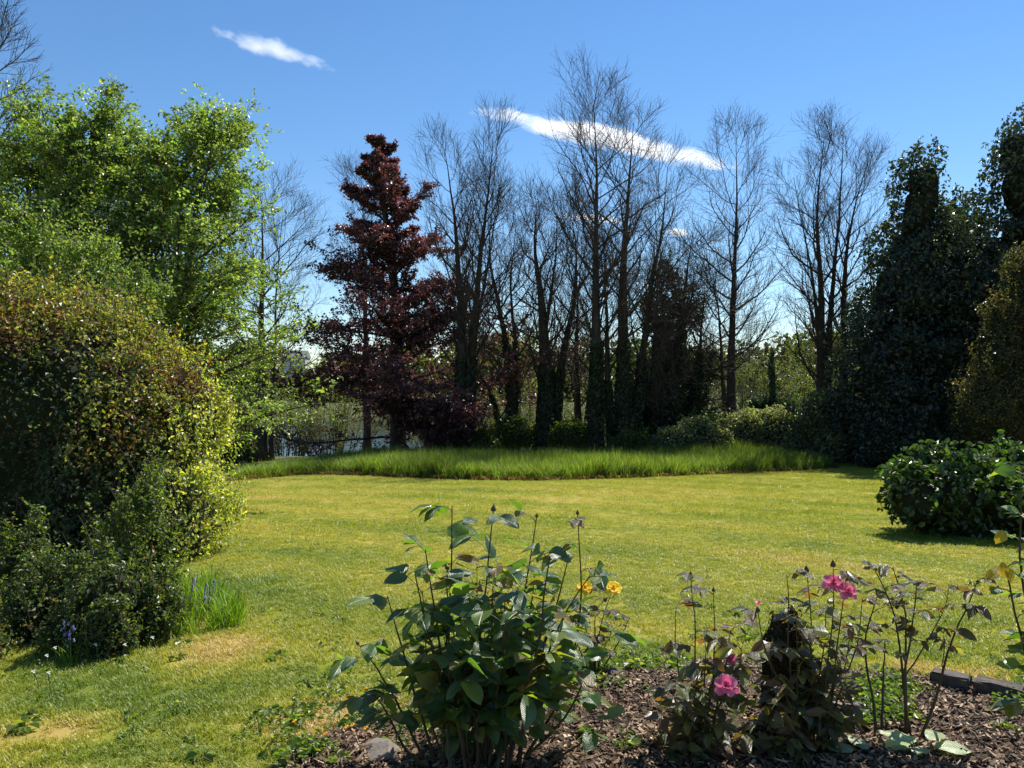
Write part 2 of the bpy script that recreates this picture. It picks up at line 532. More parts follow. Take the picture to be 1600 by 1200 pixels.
def lawn_points(rng, n, d0, d1, h, w, sources, name, label, fade_):
    x, y = frustum_points(rng, n, d0, d1)
    fade = fade_(y)
    ok = (rng.uniform(0, 1, n) < fade)
    ok &= (bed_depth(x, y) < .03) & (meadow_in(x, y) < .1)
    x, y = x[ok], y[ok]; n = len(x)
    s = rng.uniform(.6, 1.25, n) * (1 + .16 * wav(np.stack([x, y, 0 * x], -1), 2.3, 78))
    pts = np.stack([x, y, terrain(x, y)], -1)
    rot = np.stack([rng.normal(size=n) * .12, rng.normal(size=n) * .12, rng.uniform(0, 6.28, n)], -1)
    scatter(name, pts, rot, np.stack([s, s, s * h], -1), sources, label, "grass")

rg = np.random.default_rng(21)
near_tufts = [tuft("tuft", rg, 60, .058, .028, .0042, M_LAWN, lean=1.1) for _ in range(4)]
far_tufts = [tuft("tuft", rg, 52, .125, .028, .008, M_LAWN, lean=1.0, seg=1) for _ in range(4)]
lawn_points(rg, 62000, 2.6, 14, 1.0, 1, near_tufts, "lawn_grass", "short mown grass of the lawn close to the flower bed", lambda y: 1 - sstep(5, 14, y))
lawn_points(rg, 62000, 4.5, 31, 1.0, 1, far_tufts, "lawn_grass", "short mown grass of the lawn farther off, up to the unmown strip", lambda y: sstep(4.5, 13, y))

# unmown meadow strip
GREENS = [(3, (.16, .235, .04)), (3, (.2, .265, .05)), (1.5, (.27, .3, .08)), (1, (.11, .17, .03))]
SEED = [(2, (.16, .15, .06)), (1, (.22, .17, .09)), (1, (.07, .1, .03))]
tall = [tuft("tall_tuft", rg, 9, .14, .76, .01, M_BLADE, SEED, lean=.35, seg=2), tuft("tall_tuft", rg, 16, .2, .42, .035, M_BLADE, [(2, (.08, .12, .03)), (1, (.12, .16, .04))], lean=.5, seg=2)] + [tuft("tall_tuft", rg, 34, .17, .62, .012, M_BLADE, GREENS, lean=.42, seg=2) for _ in range(5)]
n = 13000
x = rg.uniform(MFX[0], MFX[-1], n); v = rg.uniform(0, 1, n)
f = np.interp(x, MFX, MFY); depth_ = np.minimum(7.5, 34.0 - f) * np.clip((MFX[-1] - x) / 2.5 + .15, 0, 1)
y = f + v ** 1.15 * depth_
p = np.stack([x, y, 0 * x], -1)
hs = (1 + .16 * wav(p, 1.1, 91) + .12 * wav(p, 4, 92)) * rg.uniform(.75, 1.15, n) * (.95 + .05 * sstep(0, .8, y - f)) * (.62 + .38 * sstep(MFX[0], MFX[0] + 4, x)) * (.7 + .3 * sstep(MFX[-1], MFX[-1] - 3, x)) * .92
pts = np.stack([x, y, terrain(x, y)], -1)
rot = np.stack([rg.normal(size=n) * .2, rg.normal(size=n) * .2, rg.uniform(0, 6.28, n)], -1)
y = y + rg.normal(size=n) * .12; pts = np.stack([x, y, terrain(x, y)], -1)
scatter("meadow_grass", pts, rot, np.stack([np.ones(n), np.ones(n), hs], -1), tall, "strip of tall unmown grass between lawn and trees", "tall grass")
# cut thatch along the strip's foot
th = [tuft("thatch", rg, 20, .2, .12, .02, M_BLADE, [(2, (.2, .13, .07)), (2, (.12, .075, .045)), (1, (.28, .2, .1))], lean=1.5, seg=2) for _ in range(3)]
n = 1500
x = rg.uniform(MFX[0], MFX[-1] + .3, n); y = np.interp(x, MFX, MFY) + rg.normal(size=n) * .1 - .02
scatter("dry_thatch", np.stack([x, y, terrain(x, y)], -1), np.stack([0 * x, 0 * x, rg.uniform(0, 6.28, n)], -1), np.ones((n, 3)) * rg.uniform(.5, 1.3, (n, 1)), th, "brown cut thatch along the foot of the tall grass", "dry grass")

# ------------------------------------------------------------------ trees
def tube_part(name, P, R, k, mat, parent, base, smooth=True):
    V, F = tubes(P, R, k)
    return mesh_obj(name, np_mesh(name, V - base, F, mat, smooth=smooth), parent)

def ivy_leaves(rng, P, R, n, t1, size, spread, pal):
    """leaves around a trunk polyline up to parameter t1"""
    m = len(P)
    t = rng.uniform(0, 1, n) ** 1.25 * t1
    f = t * (m - 1); i = np.minimum(f.astype(int), m - 2); w = (f - i)[:, None]
    c = P[i] * (1 - w) + P[i + 1] * w
    r = R[i] * (1 - w[:, 0]) + R[i + 1] * w[:, 0]
    a = rng.uniform(0, 6.28, n)
    d = np.stack([np.cos(a), np.sin(a), rng.normal(size=n) * .25], -1)
    lump = .6 + .5 * wav(np.stack([np.cos(a) * 2, np.sin(a) * 2, c[:, 2] * 1.6], -1), 1.0, int(rng.integers(1e6)))
    C = c + d * (r + spread * np.clip(lump, .05, 2) * (1 - .6 * t / t1) * rng.uniform(.2, 1, n))[:, None]
    ax = unit(rng.normal(size=(n, 3)) * .6 + np.array([0, 0, -.8]))
    nr = unit(d + rng.normal(size=(n, 3)) * .55)
    return leaf_cloud(C, ax, nr, size * rng.uniform(.6, 1.3, n), mixcol(rng, n, pal), .85)

IVY = [(4, (.018, .035, .012)), (3, (.028, .05, .015)), (1, (.05, .075, .02))]

def bare_tree(name, seed, trunks, d, label, cat="tree", n1=26, len1=4.6, ang1=40, up1=.07, t0=.22, n2=12, n3=6, len2=1.5, len3=.72, ivy=0, ivy_t=.4, ivy_r=.3, group="bare trees by the lake", stray=0, tipr=.0042, env=None, lowdroop=0):
    rng = np.random.default_rng(seed)
    base = None
    root = None
    LP, LR, TP, TR, T3P, T3R = [], [], [], [], [], []
    trunk_parts = []
    for tr in trunks:
        pts = [PX(q[0], q[1], d + (q[2] if len(q) > 2 else 0)) for q in tr["p"]]
        zb = float(terrain(pts[0][0], pts[0][1]))
        pts[0][2] = zb - .15
        n = 16
        pts[-1] = pts[-1] + (pts[-2] - pts[-1]) * (.32 if len(pts) > 3 else .2)
        P = resample(pts, n, rng, tr.get("wig", .04))
        r0 = tr["w"] * .86 / FPX * d / 2
        u = np.linspace(0, 1, n)
        R = r0 * (1 - u) ** 1.3 + .01
        R[0] *= 1.35
        if base is None:
            base = np.array([pts[0][0], pts[0][1], zb])
            root = thing(name, base, label, cat, group)
        trunk_parts.append((P, R))
        hgt = np.linalg.norm(P[-1] - P[0])
        sc = tr.get("s", 1.0)
        lf = (lambda t, par: sc * len1 * ((1 - t) ** .6 * .74 + .26)) if env is None else (lambda t, par: sc * len1 * env(t))
        Q, RR, t = grow(rng, P[None], R[None], max(3, int(n1 * tr.get("n", 1))), tr.get("t0", t0), .985, lf, ang1 * 1.3, up1 * .95, .12, 9, .5, .008, rmax=.05)
        LP.append(Q); LR.append(RR)
    for P, R in trunk_parts:
        tube_part("trunk", P[None], R[None], 9, M_BARK, root, base)
    Q = np.concatenate(LP); RR = np.concatenate(LR)
    Q2, R2, _ = grow(rng, Q, RR, n2, .2, 1.0, lambda t, par: len2 * (1 - .55 * t), 36, up1 * .95, .1, 4, .6, .005, rmax=.02)
    Q3, R3, _ = grow(rng, Q2, R2, n3, .25, 1.0, lambda t, par: len3 * (1 - .4 * t), 34, up1 * .8, .1, 2, .65, tipr * .8, rmax=tipr * 1.9)
    # tip twigs straight from the leaders
    tube_part("limbs", Q, RR, 5, M_BARK, root, base)
    g = Geo(); g.add(*tubes(Q2, R2, 3)); g.add(*tubes(Q3, R3, 3))
    mesh_obj("crown", np_mesh("crown", np.concatenate(g.V) - base, np.concatenate(g.F), M_TWIG), root)
    if ivy:
        gi = Geo()
        for P, R in trunk_parts:
            V, F, C = ivy_leaves(rng, P, R, ivy // len(trunk_parts), ivy_t, .13, ivy_r, IVY)
            gi.add(V - base, F, C)
        mesh_obj("ivy", gi.mesh("ivy", M_LEAFG), root)
    return root

D = 31
bare_tree("bare_tree", 101, [dict(p=[(408, 722), (410, 600), (408, 480), (412, 380), (405, 265)], w=24, wig=.02), dict(p=[(424, 640), (430, 560), (436, 440), (450, 290)], w=10, s=.8, n=.7, t0=.3)], 32,
          "bare tree with single dark trunk beside the bright green tree", n1=23, len1=4.6, t0=.28, ang1=48, up1=.08)
bare_tree("bare_tree", 102, [dict(p=[(716, 705), (722, 600), (716, 450), (706, 330), (690, 185)], w=30), dict(p=[(728, 705), (735, 560), (745, 420), (762, 290), (772, 175)], w=26), dict(p=[(722, 640), (740, 540), (762, 420), (792, 240)], w=16, n=.7)], 31.5,
          "three-stemmed bare tree with ivied foot right behind the copper beech", n1=23, len1=3.8, ang1=34, up1=.13, ivy=4500, ivy_t=.34, ivy_r=.13)
bare_tree("bare_tree", 103, [dict(p=[(805, 700), (800, 600), (785, 500), (760, 400), (770, 300)], w=24), dict(p=[(800, 690), (812, 560), (800, 450), (812, 300)], w=16, n=.8), dict(p=[(795, 690), (770, 620), (740, 560), (700, 500)], w=10, n=.5, t0=.3)], 33,
          "low bare tree with stems leaning towards the copper beech", n1=20, len1=3.8, ang1=42, up1=.09, ivy=2500, ivy_t=.5, ivy_r=.12)
bare_tree("bare_tree", 104, [dict(p=[(852, 700), (855, 600), (845, 480), (828, 380), (838, 285)], w=44), dict(p=[(862, 690), (875, 580), (895, 480), (905, 380), (880, 300)], w=24), dict(p=[(850, 640), (852, 520), (870, 400), (868, 280)], w=18, n=.8)], 32,
          "thick ivy-clad bare tree that forks low, between two tall ones", n1=20, len1=3.6, ang1=40, up1=.1, ivy=6000, ivy_t=.36, ivy_r=.14)
bare_tree("bare_tree", 105, [dict(p=[(930, 705), (931, 600), (932, 420), (935, 280), (926, 108)], w=30, wig=.025)], 30,
          "tallest bare tree with straight ivied trunk at the middle", n1=42, len1=5.1, ang1=36, up1=.11, t0=.3, ivy=3500, ivy_t=.34, ivy_r=.07)
bare_tree("bare_tree", 106, [dict(p=[(972, 690), (975, 560), (972, 420), (985, 280), (992, 150)], w=34), dict(p=[(985, 690), (1002, 560), (1020, 430), (1040, 330), (1045, 235)], w=22, n=.8), dict(p=[(960, 690), (952, 560), (948, 450), (940, 330)], w=18, n=.7)], 31.5,
          "bare tree with several stems just beside the tallest one", n1=27, len1=4.2, ang1=38, up1=.1, ivy=6000, ivy_t=.36, ivy_r=.14)
bare_tree("bare_tree", 107, [dict(p=[(1143, 668), (1142, 560), (1146, 430), (1150, 310), (1146, 172)], w=20, wig=.02), dict(p=[(1137, 660), (1130, 570), (1128, 480), (1100, 360)], w=11, n=.6, t0=.35)], 33,
          "slender bare tree standing alone above the brambles", n1=31, len1=4.2, ang1=44, up1=.12, t0=.2)
bare_tree("bare_tree", 108, [dict(p=[(1285, 655), (1284, 560), (1282, 440), (1272, 330), (1290, 160)], w=24), dict(p=[(1290, 600), (1297, 500), (1305, 400), (1316, 300), (1318, 162)], w=17, n=.8), dict(p=[(1314, 660), (1318, 560), (1318, 430), (1334, 320), (1365, 225)], w=22), dict(p=[(1288, 560), (1278, 470), (1255, 360), (1235, 240)], w=13, n=.7)], 32,
          "broad many-stemmed bare tree rising next to the dark evergreens", n1=23, len1=3.8, ang1=38, up1=.11, t0=.12)
bare_tree("bare_tree", 109, [dict(p=[(-60, 800), (-50, 500), (-45, 300), (-20, 150), (-8, -60)], w=40), dict(p=[(-70, 700), (-35, 420), (-5, 280), (22, 150)], w=18)], 17,
          "bare tree at the photo's left edge, behind the green tree", n1=23, len1=2.8, ang1=40, up1=.1, len2=.8, len3=.35, t0=.4, tipr=.0035)
bare_tree("bare_tree", 110, [dict(p=[(575, 690), (572, 500), (568, 350), (560, 235)], w=18)], 38, "bare treetop showing through the top of the copper beech", n1=24, len1=3.8, ang1=38, up1=.12, t0=.3)
bare_tree("bare_tree", 111, [dict(p=[(905, 680), (903, 560), (905, 470), (900, 370)], w=18), dict(p=[(912, 680), (925, 560), (950, 450), (960, 380)], w=12)], 36, "thin bare sapling behind the tallest bare tree", n1=17, len1=3.5, ang1=40, up1=.1)
bare_tree("bare_tree", 112, [dict(p=[(1050, 690), (1060, 560), (1070, 450), (1085, 330)], w=26), dict(p=[(1030, 690), (1030, 560), (1025, 470), (1032, 380)], w=26), dict(p=[(1075, 690), (1090, 600), (1100, 500), (1110, 420)], w=18)], 33,
          "twiggy bare tree smothered in dark ivy left of the brambles", n1=23, len1=3.3, ang1=50, up1=.05, t0=.15, ivy=11000, ivy_t=.6, ivy_r=.3, n3=8)

# ------------------------------------------------------------------ leafy trees from grown boughs
def leafy_tree(name, seed, trunks, d, label, pal, mat, leaf, nleaf, n1, len1, ang1, up1, t0, n2, len2, flat2, group=None, env=None, droop=0, upn=1.0, cat="tree", n3=4, len3=.5, aspect=.6, extra=None, tone=.25, tpow=1.0):
    rng = np.random.default_rng(seed)
    base = root = None
    LP, LR, TT = [], [], []
    for tr in trunks:
        pts = [PX(q[0], q[1], d + (q[2] if len(q) > 2 else 0)) for q in tr["p"]]
        zb = float(terrain(pts[0][0], pts[0][1])); pts[0][2] = zb - .1
        P = resample(pts, 16, rng, tr.get("wig", .03))
        u = np.linspace(0, 1, 16)
        R = tr["w"] / FPX * d / 2 * (1 - u) ** .8 + .012
        if base is None:
            base = np.array([pts[0][0], pts[0][1], zb]); root = thing(name, base, label, cat, group)
        tube_part("trunk", P[None], R[None], 8, M_BARK, root, base)
        sc = tr.get("s", 1)
        Q, RR, t = grow(rng, P[None], R[None], int(n1 * tr.get("n", 1)), tr.get("t0", t0), .99, lambda t, par: sc * len1 * env(t), ang1, up1, .07, 9, .45, .006, rmax=.06, var=(.5, 1.35), tpow=tpow)
        LP.append(Q); LR.append(RR)
    if extra:
        for e in [x_ for x_ in extra for _ in range(3)]:
            q = resample([PX(*v) for v in e], 10, rng, .05)
            LP.append(q[None]); LR.append(np.linspace(.05, .01, 10)[None])
    Q = np.concatenate(LP); RR = np.concatenate(LR)
    tube_part("limbs", Q, RR, 5, M_BARK, root, base)
    plen = np.linalg.norm(np.diff(Q, axis=1), axis=2).sum(1) / len1
    Q2, R2, _ = grow(rng, Q, RR, n2, .15, 1.0, lambda t, par: len2 * (1 - .5 * t) * np.clip(plen[par] * 1.3, .12, 1), 50, -droop, .1, 3, .6, .004, rmax=.016, flat=flat2, var=(.45, 1.6))
    Q3, R3, _ = grow(rng, Q2, R2, n3, .15, 1.0, lambda t, par: len3 * (1 - .3 * t) * np.clip(1.2 * plen[par // n2], .22, 1), 45, -droop, .12, 3, .6, .003, rmax=.006, flat=flat2)
    V, F = tubes(Q2, R2, 3)
    mesh_obj("twigs", np_mesh("twigs", V - base, F, M_TWIG), root)["kind"] = "stuff"
    hw = np.ones(len(Q3))
    if extra: hw[-len(extra) * 3 * n2 * n3:] = 1.4
    b = rng.choice(len(Q3), nleaf, p=hw / hw.sum()); t = rng.uniform(0, 1, nleaf) * 2.999
    i = t.astype(int); w = (t - i)[:, None]
    C = Q3[b, i] * (1 - w) + Q3[b, i + 1] * w + rng.normal(size=(nleaf, 3)) * leaf * .45
    tan = unit(Q3[b, i + 1] - Q3[b, i])
    ax = unit(tan + rng.normal(size=(nleaf, 3)) * .7 + np.array([0, 0, -.25]))
    nr = unit(np.array([0, 0, 1.]) * upn + rng.normal(size=(nleaf, 3)) * .6)
    bt = np.repeat(1 + rng.normal(size=len(Q2)) * tone, n3)[b][:, None]      # each spray has its own tone
    V, F, Cc = leaf_cloud(C, ax, nr, leaf * rng.uniform(.65, 1.3, nleaf), mixcol(rng, nleaf, pal) * np.clip(bt, .5, 1.6), aspect)
    mesh_obj("crown", np_mesh("crown", V - base, F, mat, Cc), root)
    return root

FRESH = [(4, (.125, .185, .055)), (3, (.17, .23, .075)), (2, (.09, .14, .045)), (.8, (.24, .26, .12))]
leafy_tree("green_tree", 201, [dict(p=[(110, 850), (120, 600), (118, 420), (128, 200)], w=26), dict(p=[(250, 850), (262, 600), (296, 420), (322, 225)], w=22, s=1.0, n=1.2), dict(p=[(30, 850, .8), (20, 600, .8), (20, 440, .8), (40, 260, .8)], w=20, s=.9), dict(p=[(190, 850, 1.0), (205, 600, 1.0), (215, 420, 1.0), (225, 250, 1.0)], w=20, s=.95, n=1.1)], 14.5,
           "tall fresh green broadleaf tree rising behind the mixed hedge", FRESH, M_LEAF, .073, 180000, 50, 2.8, lambda t: 74 - 26 * t, .05, .12, 14, .95, .72, env=lambda t: .36 + .64 * np.clip(1.1 * (1 - t), 0, 1) ** .65, droop=.0, n3=5, len3=.62, tone=.32)
COPPER = [(4, (.055, .03, .037)), (3, (.08, .043, .05)), (1.5, (.14, .08, .078)), (.8, (.22, .14, .12))]
leafy_tree("copper_beech", 202, [dict(p=[(622, 712), (622, 600), (615, 440), (600, 320), (592, 222)], w=26)], 33,
           "dark purple copper beech with tiered boughs in front of the lake", COPPER, M_COPPER, .13, 125000, 100, 6.4, lambda t: 88 - 28 * t, .02, .05, 17, 1.55, .86, env=lambda t: .05 + .95 * np.clip(1.0 - t, 0, 1) ** 1.0, droop=.0, n3=5, len3=.6, tone=.4, tpow=1.05,
           extra=[[(622, 630, 33), (660, 640, 31.8), (700, 632, 30.8), (735, 648, 30.2)], [(622, 620, 33), (675, 640, 31.4), (722, 668, 30.3)], [(622, 650, 33), (660, 668, 31.4), (695, 680, 30.6)], [(618, 600, 33), (560, 590, 32.2), (500, 596, 31.8), (462, 604, 31.5)], [(620, 560, 33), (690, 500, 33.5), (712, 490, 33.5)]])

# ------------------------------------------------------------------ dense shrubs built from lumps
def lump_shrub(name, seed, lumps, nleaf, leaf, pal, mat, label, cat, group=None, rough=.18, freq=1.4, shell=.35, core=.78, aspect=.6, out=.6, colour=None, base=None, up=.25, six=False, sprigs=0, sprig_len=.5, keep=None, sub=0, subsize=(.22, .42), promote=0, box_=2.0):
    """lumps: (cx, cy, cz, rx, ry, rz). Leaves fill a ragged shell on each lump, round an added dark core that blocks light"""
    rng = np.random.default_rng(seed)
    L = np.array(lumps, float)
    if base is None:
        base = np.array([L[:, 0].mean(), L[:, 1].mean(), float(terrain(L[:, 0].mean(), L[:, 1].mean()))])
    root = thing(name, base, label, cat, group)
    L0 = L
    if sub:
        extra_ = []
        for l in L:
            dd = unit(rng.normal(size=(sub, 3))); dd[:, 2] = np.where(dd[:, 2] < -.4, -dd[:, 2], dd[:, 2])
            ss = rng.uniform(*subsize, sub)[:, None]
            rr = np.repeat(l[None, 3:], sub, 0) * ss * rng.uniform(.75, 1.3, (sub, 3))
            rr = np.minimum(rr, rr.min(1, keepdims=True) * 1.6)
            extra_.append(np.concatenate([l[:3] + dd * l[3:] * rng.uniform(.8, 1.02, (sub, 1)), rr], 1))
        L = np.concatenate([L] + extra_)
    area = (L[:, 3] * L[:, 5] + L[:, 4] * L[:, 5] + L[:, 3] * L[:, 4])
    k = rng.choice(len(L), nleaf, p=area / area.sum())
    d = unit(rng.normal(size=(nleaf, 3)))
    d[:, 2] = np.where(d[:, 2] < -.75, -d[:, 2], d[:, 2])
    d = unit(d)
    if box_ != 2.0:
        d = d / (np.sum(np.abs(d) ** box_, 1, keepdims=True) ** (1 / box_))
    c = L[k, :3]; r = L[k, 3:]
    P0 = c + d * r
    bump = 1 + rough * wav(P0, freq * 2.2, seed) + rough * .6 * wav(P0, freq * 6.5, seed + 1)
    dep = 1 - shell * rng.uniform(0, 1, nleaf) ** 1.6
    C = c + d * r * (bump * dep)[:, None]
    nr = unit(unit(d / r) * out + np.array([0, 0, up]) + rng.normal(size=(nleaf, 3)) * .55)
    ax = unit(np.cross(nr, rng.normal(size=(nleaf, 3))) + np.array([0, 0, -.3]))
    col = mixcol(rng, nleaf, pal)
    if colour is not None:
        col = colour(rng, C, col)
    # leaves inside another lump's heart are dropped, nothing shows there
    ins = np.zeros(nleaf, bool)
    for q in range(len(L)):
        e = np.sum(((C - L[q, :3]) / L[q, 3:]) ** 2, 1)
        ins |= (e < .42) & (k != q)
    gz = terrain(C[:, 0], C[:, 1])
    ok = ~ins & (C[:, 2] > gz + .02)
    if keep is not None: ok &= keep(C)
    sz = leaf * rng.uniform(.6, 1.3, nleaf)
    C, ax, nr, sz, col = C[ok], ax[ok], nr[ok], sz[ok], col[ok]
    if promote:
        score = C[:, 1] * 1.0 - .5 * C[:, 2] + rng.uniform(0, .35, len(C))
        top = np.argsort(score)[:promote]
        for q in top:
            place_leaf(root, C[q] - ax[q] * sz[q] * .5, ax[q], nr[q], sz[q], base, random.choice(BUSH_LEAVES))
        rest = np.ones(len(C), bool); rest[top] = False
        C, ax, nr, sz, col = C[rest], ax[rest], nr[rest], sz[rest], col[rest]
    data = (C, ax, nr, sz, col)
    V, F, Cc = leaf_cloud(C, ax, nr, sz, col, aspect, six=six)
    # solid dark core, added to stop light passing through the foliage
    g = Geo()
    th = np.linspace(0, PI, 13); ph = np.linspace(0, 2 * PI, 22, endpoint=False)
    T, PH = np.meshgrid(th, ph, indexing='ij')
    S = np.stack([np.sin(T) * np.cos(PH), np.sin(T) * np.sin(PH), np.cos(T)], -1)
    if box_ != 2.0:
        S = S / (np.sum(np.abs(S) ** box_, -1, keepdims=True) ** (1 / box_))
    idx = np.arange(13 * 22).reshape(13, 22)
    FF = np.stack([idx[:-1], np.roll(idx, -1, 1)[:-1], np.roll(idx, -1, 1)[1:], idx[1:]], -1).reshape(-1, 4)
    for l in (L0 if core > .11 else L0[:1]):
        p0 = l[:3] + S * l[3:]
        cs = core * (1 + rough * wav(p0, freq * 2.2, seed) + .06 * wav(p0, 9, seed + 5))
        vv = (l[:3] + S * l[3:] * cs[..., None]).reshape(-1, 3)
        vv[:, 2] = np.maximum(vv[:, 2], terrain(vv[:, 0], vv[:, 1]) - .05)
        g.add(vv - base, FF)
    mesh_obj("light_blocker", g.mesh("light_blocker", M_INNER), root)["kind"] = "stuff"
    if sprigs:
        b = rng.integers(0, len(C), sprigs)
        dd = unit(nr[b] * .5 + np.array([0, 0, .9]) + rng.normal(size=(sprigs, 3)) * .35)
        Ls = sprig_len * rng.uniform(.4, 1.3, sprigs)
        u = np.linspace(0, 1, 5)
        bend = rng.normal(size=(sprigs, 3)) * .18
        Q = C[b][:, None] - dd[:, None] * .1 + dd[:, None] * (u[None, :, None] * Ls[:, None, None]) + bend[:, None] * (u ** 2)[None, :, None] * Ls[:, None, None]
        tube_part("sprigs", Q, np.broadcast_to(np.linspace(.006, .002, 5), (sprigs, 5)), 3, M_TWIG, root, base)["kind"] = "stuff"
        m = sprigs * 12
        bi = np.repeat(np.arange(sprigs), 12); tt = rng.uniform(.15, 1, m)
        f = tt * 4; i = np.minimum(f.astype(int), 3); w = (f - i)[:, None]
        C2 = Q[bi, i] * (1 - w) + Q[bi, i + 1] * w + rng.normal(size=(m, 3)) * leaf * .4
        v2, f2, c2 = leaf_cloud(C2, unit(rng.normal(size=(m, 3)) + dd[bi] * .4), unit(rng.normal(size=(m, 3)) * .7 + [0, 0, .8]), leaf * rng.uniform(.6, 1.25, m), col[b][bi] * 1.1, aspect, six=six)
        F = np.concatenate([F, f2 + len(V)]); V = np.concatenate([V, v2]); Cc = np.concatenate([Cc, c2])
    mesh_obj("foliage", np_mesh("foliage", V - base, F, mat, Cc), root)
    return root, data

M_INNER = solid_mat("light_blocker", [(.3, (.012, .014, .007)), (.6, (.024, .027, .012)), (.8, (.04, .034, .02))], 9, 5, .95, .8, 25, .1)  # near-black brown-green for the added core that blocks light

def lump(px, py, d, rx, ry, rz):
    c = PX(px, py, d); return (c[0], c[1], c[2], rx, ry, rz)

# clipped hedge on the left
brown_c = [PX(250, 565, 8.2), PX(230, 660, 7.9), PX(60, 470, 8), PX(300, 600, 9)]
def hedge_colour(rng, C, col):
    """privet paled to paint the lawn end sunlit, ivy and elder darkened for painted shade, dead brown growth in patches"""
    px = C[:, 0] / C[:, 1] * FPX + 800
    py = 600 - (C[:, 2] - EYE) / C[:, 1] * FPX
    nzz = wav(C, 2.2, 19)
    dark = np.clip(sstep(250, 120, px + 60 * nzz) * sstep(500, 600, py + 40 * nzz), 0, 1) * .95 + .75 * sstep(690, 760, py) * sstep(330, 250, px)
    shade_col = mixcol(rng, len(C), [(3, (.03, .055, .032)), (2, (.045, .075, .04)), (.8, (.1, .125, .075))])  # darker leaves paint in the shade on the hedge's front
    col = np.where((rng.uniform(0, 1, len(C)) < dark)[:, None], shade_col, col)
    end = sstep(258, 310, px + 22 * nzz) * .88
    lit_col = mixcol(rng, len(C), [(3, (.32, .34, .085)), (2, (.42, .42, .12)), (2, (.2, .25, .06))])  # sunlight on the end face is put into this paler leaf colour
    col = np.where((rng.uniform(0, 1, len(C)) < end)[:, None], lit_col, col)
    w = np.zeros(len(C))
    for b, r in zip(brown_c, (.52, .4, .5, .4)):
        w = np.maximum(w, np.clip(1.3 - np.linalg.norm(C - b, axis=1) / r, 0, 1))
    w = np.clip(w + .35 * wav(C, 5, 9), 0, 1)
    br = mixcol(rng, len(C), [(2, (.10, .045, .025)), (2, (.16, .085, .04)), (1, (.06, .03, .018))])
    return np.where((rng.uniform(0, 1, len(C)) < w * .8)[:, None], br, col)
HEDGE = [(4, (.12, .14, .035)), (3, (.2, .2, .05)), (2, (.07, .095, .035)), (2, (.28, .25, .08)), (1, (.2, .12, .06))]
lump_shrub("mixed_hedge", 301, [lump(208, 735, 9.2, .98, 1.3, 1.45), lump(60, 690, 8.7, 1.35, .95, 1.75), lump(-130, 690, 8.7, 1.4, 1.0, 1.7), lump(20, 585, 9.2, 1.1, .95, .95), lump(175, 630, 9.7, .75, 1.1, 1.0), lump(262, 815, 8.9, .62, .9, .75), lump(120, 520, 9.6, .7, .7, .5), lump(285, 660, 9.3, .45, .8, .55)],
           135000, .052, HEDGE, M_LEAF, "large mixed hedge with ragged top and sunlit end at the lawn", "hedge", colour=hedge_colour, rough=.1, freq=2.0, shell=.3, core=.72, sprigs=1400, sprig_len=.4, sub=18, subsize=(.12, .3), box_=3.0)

lump_shrub("wild_shrub", 305, [lump(60, 420, 10.6, .7, .6, .6), lump(150, 440, 10.8, .6, .6, .45), lump(-30, 400, 10.4, .7, .6, .7), lump(215, 470, 11, .5, .5, .35)], 15000, .055, FRESH, M_LEAF, "light green shoots between hedge top and green tree", "shrub", rough=.45, freq=1.6, shell=.95, core=.1, sprigs=260, sprig_len=.55, sub=7)

# dark evergreens on the right
HOLLY = [(4, (.022, .036, .028)), (3, (.034, .053, .038)), (1.2, (.06, .078, .052)), (.3, (.12, .105, .065))]
def cone_lumps(px, ytop, ybot, d, rbase, n, seed, jit=.3, pw=.8):
    r = np.random.default_rng(seed); out = []
    for k in range(n):
        u = (k + .5) / n
        py = ybot + (ytop - ybot) * u
        rad = rbase * (1 - u) ** pw + .4
        for q in range(3 if u < .8 else 2):
            c = PX(px, py, d)
            a = r.uniform(0, 6.28)
            o = rad * .42 if u < .8 else rad * .3
            out.append((c[0] + o * math.cos(a), c[1] + o * math.sin(a), c[2] + r.normal() * .15, rad * r.uniform(.6, .85), rad * r.uniform(.6, .85), (ybot - ytop) / FPX * d / n * r.uniform(1.0, 1.7)))
    return out
G_EV = "dark evergreens at the lawn's far corner"
lump_shrub("holly_tree", 311, cone_lumps(1445, 272, 720, 28.5, 3.4, 10, 1, pw=.72), 74000, .165, HOLLY, M_LEAFG, "dark glossy holly with pointed top nearest the bare trees", "tree", G_EV, rough=.2, freq=.9, sub=7, subsize=(.25, .5), shell=.55, core=.5, sprigs=600, sprig_len=.5)
lump_shrub("holly_tree", 312, cone_lumps(1578, 225, 720, 27.5, 3.6, 10, 2, pw=.68), 74000, .165, HOLLY, M_LEAFG, "tallest dark glossy holly, cut off by the photo's edge", "tree", G_EV, rough=.2, freq=.9, sub=7, subsize=(.25, .5), shell=.55, core=.5, sprigs=600, sprig_len=.5)
lump_shrub("holly_tree", 313, cone_lumps(1510, 340, 720, 30, 2.7, 8, 3, pw=.6), 38000, .17, HOLLY, M_LEAFG, "dark holly with lower top, behind and between two taller hollies", "tree", G_EV, rough=.2, freq=.9, sub=7, subsize=(.25, .5), shell=.55, core=.5, sprigs=400, sprig_len=.5)
GOLD = [(4, (.055, .055, .022)), (3, (.08, .072, .028)), (3, (.035, .042, .018)), (.7, (.15, .115, .045))]
